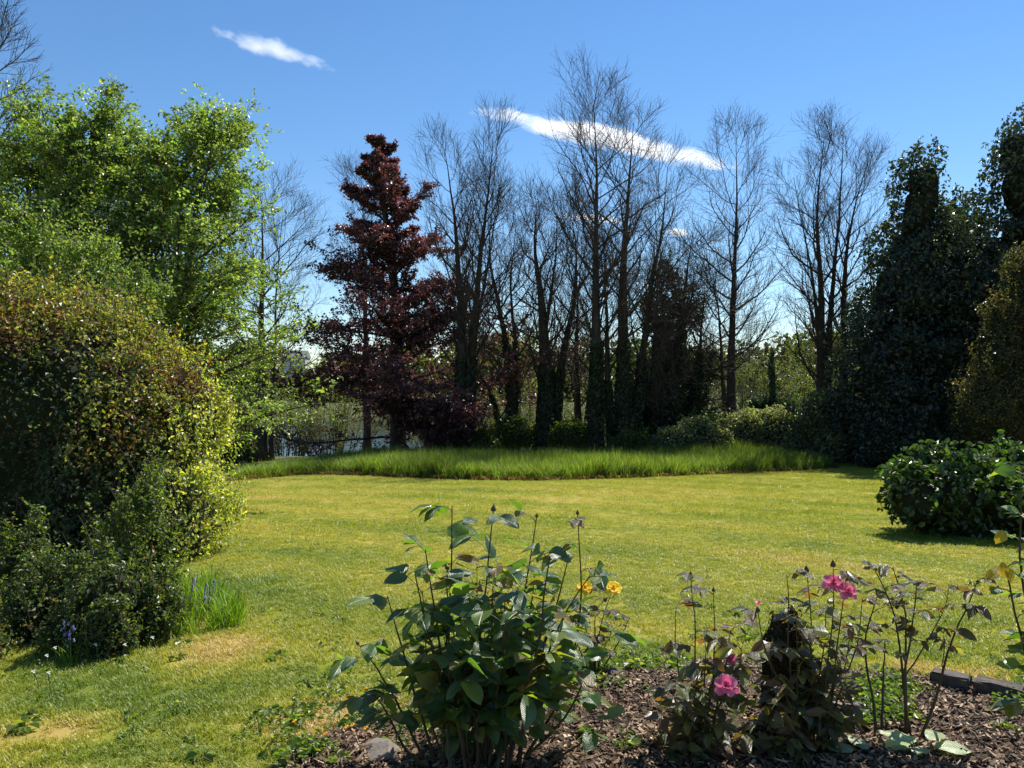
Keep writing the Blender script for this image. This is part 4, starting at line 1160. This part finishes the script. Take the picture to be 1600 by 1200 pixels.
rb, rbb = rose("rose_bush", 403, PB, cb, "bronze-leaved rose with pink blooms growing round the stump", G_R, BRONZE_LEAVES, .078, r0=.006, tl0=.22, dense=1.6, per=7, pairs=(1, 2), mat=M_CANEG, spread=.8)
bloom(rb, rbb, PX(1302, 912, PB[1] - .1), .05, M_PINK, (-.2, -.6, .7), 14, .3)
bloom(rb, rbb, PX(1324, 925, PB[1] - .16), .045, M_PINK, (.2, -.7, .6), 13, .3)
bloom(rb, rbb, PX(1185, 944, PB[1] - .05), .02, M_PINK, (0, -.2, 1), 8, .9)
PC = GR(1420, 1166)
cc = [(cane_px(p, PC[1], PC[1] + dd), o) for p, dd, o in (
    ([(1428, 1172), (1410, 1090), (1405, 1000), (1385, 930), (1362, 890)], .05, dict(per=5)), ([(1415, 1172), (1412, 1050), (1416, 960), (1395, 885)], .1, dict(per=5)), ([(1418, 1172), (1412, 1060), (1430, 960), (1432, 905)], -.05, dict(per=5)),
    ([(1412, 1060), (1450, 1000), (1475, 950), (1478, 912)], 0, dict(per=4, r=.004)), ([(1436, 1160), (1466, 1090), (1480, 1010), (1512, 945), (1526, 905)], -.08, dict(per=4, tl0=.75)), ([(1372, 1175), (1360, 1080), (1345, 1000), (1370, 930)], .08, dict(per=4)),
    ([(1378, 1168), (1384, 1080), (1392, 1000)], .1, dict(per=1, r=.008)), ([(1470, 1060), (1476, 1010), (1470, 985)], -.08, dict(per=3, r=.003)))]
rose("rose_bush", 404, PC, cc, "sparse tall rose with bare arching canes near the edging bricks", G_R, BRONZE_LEAVES, .075, r0=.008, tl0=.55, dense=1.5, per=6, pairs=(1, 2), mat=M_CANE, spread=.8)
PD = GR(928, 1052)
cd_ = [(cane_px(p, PD[1], PD[1] + .02), o) for p, o in (([(925, 1055), (915, 990), (905, 950), (913, 922)], dict(per=4)), ([(930, 1055), (938, 990), (945, 955), (957, 925)], dict(per=5)), ([(935, 1055), (965, 1005), (985, 965)], dict(per=1, tl0=.8)), ([(922, 1055), (905, 1010), (900, 980)], dict(per=4)), ([(930, 1055), (945, 1010), (960, 985)], dict(per=4)), ([(928, 1055), (932, 990), (930, 950), (944, 940)], dict(per=4, bud=.03)))]
rd, rdb = rose("rose_bush", 405, PD, cd_, "small rose with two yellow blooms behind the large rose bush", G_R, BRONZE_LEAVES, .068, r0=.006, tl0=.25, dense=1.5, per=6, pairs=(1, 2), spread=.8)
bloom(rd, rdb, PX(958, 921, PD[1] - .03), .052, M_YEL, (.05, -.6, .8), 26, .6)
bloom(rd, rdb, PX(914, 920, PD[1] - .03), .05, M_YEL, (-.1, -.6, .8), 26, .6)
bloom(rd, rdb, PX(948, 1003, PD[1] - .02), .016, M_YEL, (0, -.3, 1), 8, .8)
PE = np.array([1.98, 2.85, float(bed_z(np.array([1.98]), np.array([2.85]))[0])])
ce = [([PE + np.array([0, 0, -.03])] + cane_px(p, 2.85, 2.75), o) for p, o in (([(1625, 1150), (1605, 980), (1582, 830), (1590, 770)], dict(per=6)), ([(1640, 1150), (1622, 950), (1608, 850), (1612, 740)], dict(per=6)), ([(1620, 1180), (1600, 1020), (1575, 930), (1568, 880)], dict(per=5)), ([(1650, 1150), (1640, 950), (1632, 800)], dict(per=5)), ([(1620, 1180), (1604, 1050), (1592, 985)], dict(per=4)))]
re_, reb = rose("rose_bush", 406, PE, ce, "dark-leaved rose reaching in at the photo's right edge", G_R, ROSE_LEAVES, .082, r0=.009, tl0=.45, dense=1.5, per=6, pairs=(1, 1), spread=.75)
for (px, py) in ((1560, 893), (1572, 886), (1566, 878), (1570, 830)):
    place_leaf(re_, PX(px, py, 2.72), unit(np.array([random.uniform(-1, .2), -.2, -.3])), np.array([.2, -.6, .8]), .055, reb, random.choice(YEL_LEAVES))

# pale plant at the bottom edge
pb = GR(1360, 1195)
pp = thing("pale_leaved_plant", pb, "low plant with large pale green leaves at the photo's bottom edge", "plant")
g = Geo()
for (px, py, az, s) in ((1342, 1185, 2.8, .13), (1362, 1186, 1.9, .1), (1380, 1184, .5, .13), (1350, 1198, 3.4, .13), (1372, 1200, -.3, .14), (1362, 1204, -1.6, .12), (1345, 1206, -2.4, .12), (1440, 1172, 2.6, .13), (1446, 1170, .7, .11), (1446, 1178, -2.2, .1), (1452, 1180, -.2, .13), (1390, 1205, -.8, .15)):
    c = PX(px, py - 12, pb[1] - .02); s *= 1.25
    dv = np.array([math.cos(az), math.sin(az) * .8, .12])
    place_leaf(pp, c + dv * .02, unit(dv), unit(np.array([random.uniform(-.3, .3), -.25, 1])), s, pb, random.choice(PALE_LEAVES))
    root_ = np.array([c[0] * .6 + pb[0] * .4, pb[1] + .05, pb[2] + .01])
    V, F = tubes(np.stack([root_, (root_ + c) / 2 + [0, 0, .01], c + dv * .02])[None], np.full((1, 3), .0035), 5); g.add(V - pb, F)
mesh_obj("stalks", g.mesh("stalks", M_CANEG, True), pp)["kind"] = "stuff"

# rounded bush on the lawn
BUSHP = [(4, (.035, .065, .02)), (3, (.05, .09, .024)), (1.5, (.09, .14, .035))]
lump_shrub("broadleaf_bush", 316, [lump(1465, 780, 10.6, .66, .7, .54), lump(1565, 775, 10.5, .7, .75, .58), lump(1655, 780, 10.6, .68, .75, .55), lump(1432, 785, 10.4, .4, .45, .42), lump(1450, 735, 10.7, .3, .35, .3), lump(1580, 735, 10.8, .45, .5, .32), lump(1510, 822, 10.7, .8, .65, .4), lump(1620, 822, 10.7, .8, .65, .4)], 10000, .1, BUSHP, M_LEAFG,
           "rounded dark broadleaf bush standing on the lawn at the right", "bush", rough=.12, freq=1.6, shell=.3, core=.8, six=True, sub=11, subsize=(.2, .5), promote=300, sprigs=240, sprig_len=.2)

# stump
def stump():
    b = GR(1235, 1160)
    root = thing("tree_stump", b, "dark jagged mossy tree stump among the pink roses", "stump")
    k, n = 26, 30
    H = (1160 - 950) / FPX * b[1]
    u = np.linspace(0, 1, n)[:, None]; a = np.linspace(0, 2 * PI, k, endpoint=False)[None]
    r = .125 * (1 - .3 * u + .2 * np.exp(-u * 9)) * (1 - .45 * sstep(.75, 1, u))
    x = np.cos(a) * np.ones_like(u); y = np.sin(a) * np.ones_like(u)
    P = np.stack([x * .4, y * .4, u * 1.0 + 0 * a], -1)
    r = r * (1 + .2 * wav(P * np.array([1, 1, .35]), 9, 61) + .1 * wav(P, 26, 62))
    top = H * (1 + (.05 * np.sin(a + 2) + .05 * wav(P[-1] * 2, 6, 63)[None]) * (u ** 3))
    V = np.stack([x * r - .03 * u, y * r, u * top - .03], -1)
    V = np.concatenate([V.reshape(-1, 3), V[-1].mean(0, keepdims=True) - [[0, 0, .07]]])
    i = np.arange(n * k).reshape(n, k)
    F = np.stack([i[:-1], np.roll(i, -1, 1)[:-1], np.roll(i, -1, 1)[1:], i[1:]], -1).reshape(-1, 4)
    cap = np.stack([i[-1], np.roll(i[-1], -1), np.full(k, n * k), np.full(k, n * k)], -1)
    m = bpy.data.meshes.new("trunk_stub"); m.from_pydata(V.tolist(), [], F.tolist() + [c[:3].tolist() for c in cap])
    m.polygons.foreach_set("use_smooth", np.full(len(m.polygons), True)); m.materials.append(M_STUMP)
    mesh_obj("trunk_stub", m, root)
    rng = np.random.default_rng(64); nn = 2600
    q = rng.integers(0, n * k, nn); C = V[q] + rng.normal(size=(nn, 3)) * .012
    keep = wav(C, 12, 65) > -.1; C = C[keep]; nn = len(C)
    Vm, Fm, Cm = leaf_cloud(C, unit(rng.normal(size=(nn, 3))), unit(rng.normal(size=(nn, 3))), rng.uniform(.01, .026, nn), mixcol(rng, nn, [(2, (.03, .035, .012)), (1, (.055, .06, .015)), (1, (.05, .03, .015))]), .5)
    mesh_obj("moss", np_mesh("moss", Vm, Fm, M_LEAF, Cm), root)["kind"] = "stuff"
M_STUMP = solid_mat("rotten_wood", [(.3, (.012, .008, .006)), (.5, (.03, .02, .014)), (.7, (.06, .04, .026)), (.85, (.05, .055, .02))], 9, 6, .95, 1.0, 26, .15, (1, 1, .3), dist=.03)
stump()

# stones and edging bricks
import bmesh
M_ROCK = solid_mat("grey_rock", [(.3, (.12, .1, .085)), (.5, (.2, .17, .145)), (.72, (.3, .255, .215))], 11, 7, .9, .6, 30, .25)
M_BRICKR = solid_mat("reddish_stone", [(.3, (.16, .085, .06)), (.7, (.27, .15, .11))], 11, 6, .9, .5, 30, .2)
M_EDGE = solid_mat("dark_edging", [(.3, (.045, .036, .032)), (.5, (.085, .068, .06)), (.68, (.13, .105, .09)), (.8, (.1, .11, .05))], 14, 6, .85, .6, 40, .3)
def rock(px, py, w, dpt, h, seed, mat, label, sink=.3):
    c = GR(px, py); r = np.random.default_rng(seed)
    bm = bmesh.new()
    for v in unit(r.normal(size=(26, 3))) * np.array([w / 2, dpt / 2, h / 2]) * r.uniform(.85, 1.1, (26, 1)):
        bm.verts.new(v)
    res = bmesh.ops.convex_hull(bm, input=bm.verts)
    bmesh.ops.delete(bm, geom=[e for e in res["geom_interior"] if isinstance(e, bmesh.types.BMVert)], context='VERTS')
    bmesh.ops.bevel(bm, geom=bm.edges[:], offset=w * .03, segments=1, affect='EDGES', clamp_overlap=True)
    me = bpy.data.meshes.new("rock"); bm.to_mesh(me); bm.free(); me.materials.append(mat)
    o = mesh_obj("rock", me, None, (c[0], c[1], c[2] + h * (.5 - sink)))
    return tag(o, label, "rock", "stones in the rose bed")
rock(590, 1196, .21, .17, .15, 1, M_ROCK, "flat grey-brown stone beside the orange poppies", .2)
rock(962, 1060, .15, .12, .09, 2, M_EDGE, "small dark stone below the yellow rose")
rock(1310, 1130, .26, .2, .16, 3, M_ROCK, "grey stone half hidden behind the rose canes by the stump")
rock(700, 1112, .2, .14, .1, 4, M_BRICKR, "reddish stone behind the large rose's canes")
rock(648, 1140, .14, .1, .08, 5, M_ROCK, "small pale stone behind the large rose's left canes")
def edging(p0, p1, label, hh=.085):
    a, b = GR(*p0), GR(*p1)
    L = np.linalg.norm((b - a)[:2]); ang = math.atan2(b[1] - a[1], b[0] - a[0])
    bm = bmesh.new(); bmesh.ops.create_cube(bm, size=1)
    for v in bm.verts: v.co = Vector((v.co.x * L, v.co.y * .1, v.co.z * (hh + .06)))
    bmesh.ops.bevel(bm, geom=bm.edges[:], offset=.008, segments=2, affect='EDGES')
    bmesh.ops.subdivide_edges(bm, edges=bm.edges[:], cuts=2, use_grid_fill=True)
    for v in bm.verts: v.co += Vector((random.gauss(0, .0032), random.gauss(0, .0032), random.gauss(0, .0036)))
    me = bpy.data.meshes.new("edging_brick"); bm.to_mesh(me); bm.free(); me.materials.append(M_EDGE)
    o = mesh_obj("edging_brick", me, None, ((a[0] + b[0]) / 2, (a[1] + b[1]) / 2 + .05, (a[2] + b[2]) / 2 + hh / 2 - .03 + .03))
    o.rotation_euler = (random.uniform(-.04, .04), random.uniform(-.02, .02), ang)
    tag(o, label, "brick", "dark bricks edging the rose bed")
edging((1464, 1084), (1526, 1097), "dark edging brick at the arching cane, left of the pair")
edging((1533, 1098), (1612, 1116), "dark edging brick cut off by the photo's right edge")

# bark mulch
def chip_mat():
    m, ns, ls = new_mat("bark_chip")
    oi = ns.new("ShaderNodeObjectInfo")
    c = ramp(ns, ls, oi.outputs["Random"], [(0, (.04, .022, .011)), (.35, (.095, .056, .03)), (.65, (.17, .108, .062)), (.88, (.28, .19, .115)), (1, (.48, .37, .24))]).outputs[0]
    bs = ns.new("ShaderNodeBsdfPrincipled"); bs.inputs["Roughness"].default_value = .75; bs.inputs["Specular IOR Level"].default_value = .35
    ls.new(c, bs.inputs["Base Color"])
    out = ns.new("ShaderNodeOutputMaterial"); ls.new(bs.outputs[0], out.inputs[0])
    return m
M_CHIP = chip_mat()
def chip(seed, l, w, h):
    r = np.random.default_rng(seed)
    V = np.array([(x, y, z) for z in (-.5, .5) for y in (-.5, .5) for x in (-.5, .5)]) * [l, w, h]
    V = V * (1 + r.normal(size=V.shape) * .22); V[:, 2] += .25 * l * (V[:, 0] / l) ** 2
    F = np.array([(0, 2, 3, 1), (4, 5, 7, 6), (0, 1, 5, 4), (2, 6, 7, 3), (0, 4, 6, 2), (1, 3, 7, 5)])
    return bpy.data.objects.new("chip", np_mesh("chip", V, F, M_CHIP))
chips = [chip(1, .045, .014, .006), chip(2, .03, .018, .005), chip(3, .06, .009, .006), chip(4, .022, .015, .008), chip(5, .075, .006, .005), chip(6, .035, .022, .004)]
rc = np.random.default_rng(88)
n = 75000
x = rc.uniform(-1.5, 3.6, n); y = rc.uniform(2.3, 4.9, n)
ok = (bed_depth(x, y) > -.12 + .1 * rc.uniform(0, 1, n)) & (np.abs(x) < y * .8)
x, y = x[ok], y[ok]; n = len(x)
z = np.where(bed_depth(x, y) > 0, bed_z(x, y), terrain(x, y)) + rc.uniform(0, .012, n)
scatter("bark_mulch", np.stack([x, y, z], -1), np.stack([rc.normal(size=n) * .4, rc.normal(size=n) * .4, rc.uniform(0, 6.28, n)], -1), np.repeat(rc.uniform(.25, .95, (n, 1)) ** 1.6, 3, 1), chips, "brown bark mulch spread over the rose bed", "mulch")

# weeds on the bed edge and in the lawn
WEED = [(3, (.1, .16, .025)), (2, (.07, .12, .02)), (1, (.16, .2, .04))]
def rosette(seed, n, rad, leaf):
    r = np.random.default_rng(seed)
    a = r.uniform(0, 6.28, n); q = rad * np.sqrt(r.uniform(.05, 1, n))
    C = np.stack([np.cos(a) * q, np.sin(a) * q, r.uniform(.005, .05, n) * rad / .08], -1)
    ax = unit(np.stack([np.cos(a), np.sin(a), r.normal(size=n) * .35], -1))
    V, F, Cc = leaf_cloud(C, ax, unit(r.normal(size=(n, 3)) * .45 + [0, 0, 1]), leaf * r.uniform(.6, 1.3, n), mixcol(r, n, WEED), .6, six=True)
    return bpy.data.objects.new("weed", np_mesh("weed", V, F, M_LEAF, Cc))
weeds = [rosette(1, 22, .08, .032), rosette(2, 16, .06, .04), rosette(3, 30, .09, .024), rosette(4, 14, .05, .05)]
pw = []
for k in range(120):
    px, py = rc.uniform(380, 760), rc.uniform(1050, 1215)
    edge = 1122 - (px - 480) * .12
    if abs(py - edge) < 26 + 34 * rc.uniform() or (py > 1188 and px < 540): pw.append(GR(px, py))
for k in range(70): pw.append(GR(rc.uniform(860, 1080), rc.uniform(1030, 1054)))
for k in range(60): pw.append(GR(rc.uniform(1330, 1420), rc.uniform(1075, 1150)))
for k in range(40): pw.append(GR(rc.uniform(1560, 1640), rc.uniform(1060, 1130)))
for k in range(110): pw.append(GR(rc.uniform(0, 1600), rc.uniform(900, 1190)))
pw = np.array(pw); n = len(pw)
inb = bed_depth(pw[:, 0], pw[:, 1]) > 0
pw[:, 2] = np.where(inb, bed_z(pw[:, 0], pw[:, 1]), terrain(pw[:, 0], pw[:, 1]))
scatter("ground_cover_weeds", pw, np.stack([rc.normal(size=n) * .1, rc.normal(size=n) * .1, rc.uniform(0, 6.28, n)], -1), np.repeat(rc.uniform(.55, 1.2, (n, 1)), 3, 1), weeds, "small broad-leaved weeds along the bed's edge", "weeds")

# small flowers
def flower(name, px, py, d, h, mat, label, cat, group, R, n=5, tight=0, axis=(0, -.4, .9), lean=.03):
    top = PX(px, py, d)
    bx_, by_ = top[0] + random.uniform(-lean, lean), d + random.uniform(0, lean)
    zb = float(terrain(bx_, by_)) if bed_depth(np.array([bx_]), np.array([by_]))[0] < 0 else float(bed_z(np.array([bx_]), np.array([by_]))[0])
    base = np.array([bx_, by_, zb])
    root = thing(name, base, label, cat, group)
    P = resample([base - [0, 0, .01], base * .5 + top * .5 + np.array([random.uniform(-.01, .01), 0, .01]), top], 6)
    V, F = tubes(P[None], np.full((1, 6), .0022), 5)
    mesh_obj("stem", np_mesh("stem", V - base, F, M_CANEG, smooth=True), root)
    bloom(root, base, top, R, mat, axis, n, tight)
    return root
for px, py, lab in ((460, 1127, "orange poppy at the left end of the bare strip"), (508, 1147, "orange poppy low in the middle of the weedy edge"), (541, 1136, "orange poppy in the tight pair beside the flat stone, left one"), (551, 1133, "orange poppy in the tight pair beside the flat stone, right one"),
                    (571, 1138, "orange poppy just above the flat stone"), (439, 1175, "orange poppy lowest and farthest from the stone"), (571, 1077, "orange poppy standing alone up in the lawn grass"), (595, 1119, "orange poppy under the large rose's lowest leaves")):
    g0 = GR(px, min(py + 24, 1205)); flower("orange_poppy", px, py, g0[1], .1, M_POPPY, lab, "flower", "orange poppies at the bed's edge", .014, 5, -.1)
for px, py, lab in ((149, 1007, "white flower in the middle of the border's front"), (195, 1007, "white flower in the border right of the spiky tuft"), (238, 996, "white flower at the border's sunny end"), (73, 1024, "white flower left of the spiky tuft, lower of two"), (86, 1012, "white flower left of the spiky tuft, upper of two"), (52, 1049, "white flower lowest at the border's left end"), (76, 1051, "white flower lowest, just below the spiky tuft")):
    g0 = GR(px, py + 30); flower("white_flower", px, py, g0[1], .1, M_WHITE, lab, "flower", "white flowers in the border", .012, 6, -.2)
flower("buttercup", 180, 972, GR(180, 1012)[1], .2, M_YEL, "single yellow buttercup in the border below the hedge", "flower", None, .016, 6, 0)
BELL = np_mesh("bell", *lathe([(.0, .0), (.22, -.1), (.26, -.6), (.42, -1.0)], 7), M_BLUE, smooth=True)
for px, py, lab in ((317, 912, "bluebell spike in the sun at the border's right end"), (297, 902, "bluebell spike next to the sunny one, a little higher"), (157, 897, "bluebell spike highest in the shade of the hedge"), (170, 905, "bluebell spike just right of the highest shaded one"), (126, 936, "bluebell spike in the middle of the shaded group"),
                    (137, 944, "bluebell spike in the shaded middle, right of another"), (98, 970, "bluebell spike low in the shade, left side"), (106, 978, "bluebell spike lowest of the shaded group"), (115, 890, "bluebell spike at the left, high in the shade"), (325, 905, "bluebell spike closest to the lawn")):
    g0 = GR(px, py + 62); d = g0[1]; top = PX(px, py, d); base = g0
    root = thing("bluebell", base, lab, "flower", "bluebells in the border")
    P = resample([base, base * .4 + top * .6 + np.array([.01, 0, .02]), top + np.array([.02, 0, 0])], 8)
    V, F = tubes(P[None], np.full((1, 8), .003), 5); mesh_obj("stem", np_mesh("stem", V - base, F, M_CANEG, smooth=True), root)
    for k in range(7):
        q = P[7 - k // 2] + np.array([random.uniform(-.02, .03), random.uniform(-.02, .02), random.uniform(-.01, .01)])
        o = bpy.data.objects.new("bell", BELL); o.location = tuple(q - base); o.scale = (.02, .02, .022); o.rotation_euler = (random.uniform(-.5, .5), random.uniform(-.5, .5), 0)
        COL.objects.link(o); o.parent = root

# border plants below the hedge
BORD = [(4, (.045, .07, .024)), (3, (.07, .1, .03)), (2, (.12, .155, .04)), (.6, (.11, .075, .04))]
GB = "border plants below the hedge"
def lump_on(px, py, rx, ry, rz, lift=.55):
    g_ = GR(px, py); return (g_[0], g_[1], g_[2] + rz * lift, rx, ry, rz)
def border(seed, lumps, n, leaf, pal, label, **kw):
    a = dict(rough=.32, freq=3, shell=.75, core=.45, sprigs=90, sprig_len=.25, sub=7); a.update(kw)
    lump_shrub("border_shrub", seed, lumps, n, leaf, pal, M_LEAF, label, "shrub", GB, **a)
bq = random.Random(31)
def loose(n, x0, x1, y0, y1, r0_, r1_, h=1.0):
    out = []
    for _ in range(n):
        r = bq.uniform(r0_, r1_); out.append(lump_on(bq.uniform(x0, x1), bq.uniform(y0, y1), r, r, r * h * bq.uniform(.8, 1.4), bq.uniform(.4, .9)))
    return out
border(501, loose(11, 20, 170, 965, 1010, .14, .26, 1.4), 13000, .034, BORD, "small-leaved shrub in front of the hedge's dark side", core=.55, sub=5)
border(502, loose(7, 175, 262, 965, 1012, .12, .22, 1.3), 8000, .032, BORD, "low small-leaved shrub beside the bright grass clump", core=.5, sprigs=70, sprig_len=.22, sub=5)
border(503, loose(15, -80, 255, 1015, 1040, .09, .17, 1.0), 9000, .03, BORD, "low ragged shrub at the border's front near the white flowers", core=.5, sprigs=110, sprig_len=.18, sub=4)
border(504, [lump_on(200, 960, .3, .3, .62), lump_on(240, 950, .22, .25, .7)], 5000, .038, [(2, (.08, .12, .03)), (2, (.12, .15, .04))], "light green sprays growing against the hedge's dark side", shell=.9, core=.25, sprigs=130, sprig_len=.4)
BRIGHT = [(3, (.15, .25, .02)), (2, (.2, .29, .03)), (1, (.1, .18, .02))]
spiky = [tuft("spiky_tuft", rg, 22, .08, .26, .009, M_BLADE, BRIGHT, lean=.6, seg=2) for _ in range(4)]
sp = []
for k in range(80):
    a_ = rc.uniform(0, 1); sp.append((GR(255 + a_ * 125, rc.uniform(940, 1008 - 30 * a_)), rc.uniform(.35, 1.0)))
for k in range(30): sp.append((GR(rc.uniform(270, 340), rc.uniform(915, 960)), rc.uniform(.5, 1.1)))
P_ = np.array([q[0] for q in sp]); S_ = np.array([q[1] for q in sp]); n = len(P_)
scatter("border_grass", P_, np.stack([rc.normal(size=n) * .15, rc.normal(size=n) * .15, rc.uniform(0, 6.28, n)], -1), np.repeat(S_[:, None], 3, 1), spiky, "bright green long grass at the border's sunny end", "long grass")
P_ = np.array([GR(rc.uniform(85, 150), rc.uniform(1015, 1040)) for k in range(9)]); n = 9
scatter("border_grass", P_, np.stack([rc.normal(size=n) * .1, rc.normal(size=n) * .1, rc.uniform(0, 6.28, n)], -1), np.ones((n, 3)) * .62, spiky, "spiky pale grass tuft in front of the shaded border", "long grass")

# ------------------------------------------------------------------ clouds
def cloud(px0, py0, px1, py1, thick, dist, dens, seed, label, fine=1.0):
    a, b = PX(px0, py0, dist), PX(px1, py1, dist)
    L = np.linalg.norm(b - a) * 1.3; T = thick / FPX * dist
    V, F = lathe([(.0, -.5)] + [(.5 * math.sin(PI * (k / 12)) ** .5, -.5 + k / 12) for k in range(1, 12)] + [(0, .5)], 20)
    V = V * [T * 1.5, T * 1.7, L * 1.08]
    V = V[:, [2, 1, 0]]; F = F[:, ::-1]
    m, ns, ls = new_mat("cloud_vapour")
    tc = ns.new("ShaderNodeTexCoord")
    mp = ns.new("ShaderNodeMapping"); mp.inputs["Scale"].default_value = (1 / L * 7, 1 / T * 1.1, 1 / T * 1.6); mp.inputs["Location"].default_value = (seed * 3.1, seed, 0)
    ls.new(tc.outputs["Object"], mp.inputs[0])
    nz = noise_node(ns, ls, 1.0, 6, .62, mp.outputs[0])
    # distance to the cloud's spine, 0 at the axis and 1 at the rim
    sc = node(ns, "ShaderNodeVectorMath", operation='MULTIPLY'); sc.inputs[1].default_value = (2 / (L * 1.02), 2 / (T * 1.5), 2 / (T * 1.3))
    ls.new(tc.outputs["Object"], sc.inputs[0])
    ln = node(ns, "ShaderNodeVectorMath", operation='LENGTH'); ls.new(sc.outputs[0], ln.inputs[0])
    f = vmath(ns, ls, 'SUBTRACT', vmath(ns, ls, 'ADD', vmath(ns, ls, 'MULTIPLY', vmath(ns, ls, 'SUBTRACT', nz.outputs[0], .5), 2.1 * fine), .62), vmath(ns, ls, 'POWER', ln.outputs["Value"], 1.6))
    f = vmath(ns, ls, 'MULTIPLY', vmath(ns, ls, 'MAXIMUM', f, 0.0), dens / T)
    pv = ns.new("ShaderNodeVolumePrincipled")
    pv.inputs["Color"].default_value = (.97, .97, .98, 1); pv.inputs["Anisotropy"].default_value = .5
    ls.new(f, pv.inputs["Density"])
    out = ns.new("ShaderNodeOutputMaterial"); ls.new(pv.outputs[0], out.inputs["Volume"])
    c = (a + b) / 2
    o = mesh_obj("cloud", np_mesh("cloud", V, F, m), None, c)
    o.rotation_euler = (0, -math.atan2(b[2] - a[2], b[0] - a[0]), 0)
    tag(o, label, "cloud", "clouds in the blue sky", kind="structure")
cloud(335, 52, 512, 100, 30, 3000, 1.8, 1, "thin wispy cloud high in the sky above the green tree")
cloud(752, 170, 1150, 264, 38, 3400, 6.0, 2, "long white streak of cloud behind the tallest bare trees", fine=.9)
cloud(868, 337, 985, 346, 13, 4000, 4.0, 3, "faint low cloud streak behind the tallest bare tree")
cloud(1040, 360, 1078, 366, 14, 4000, 7.0, 4, "small low puff of cloud left of the slender bare tree")
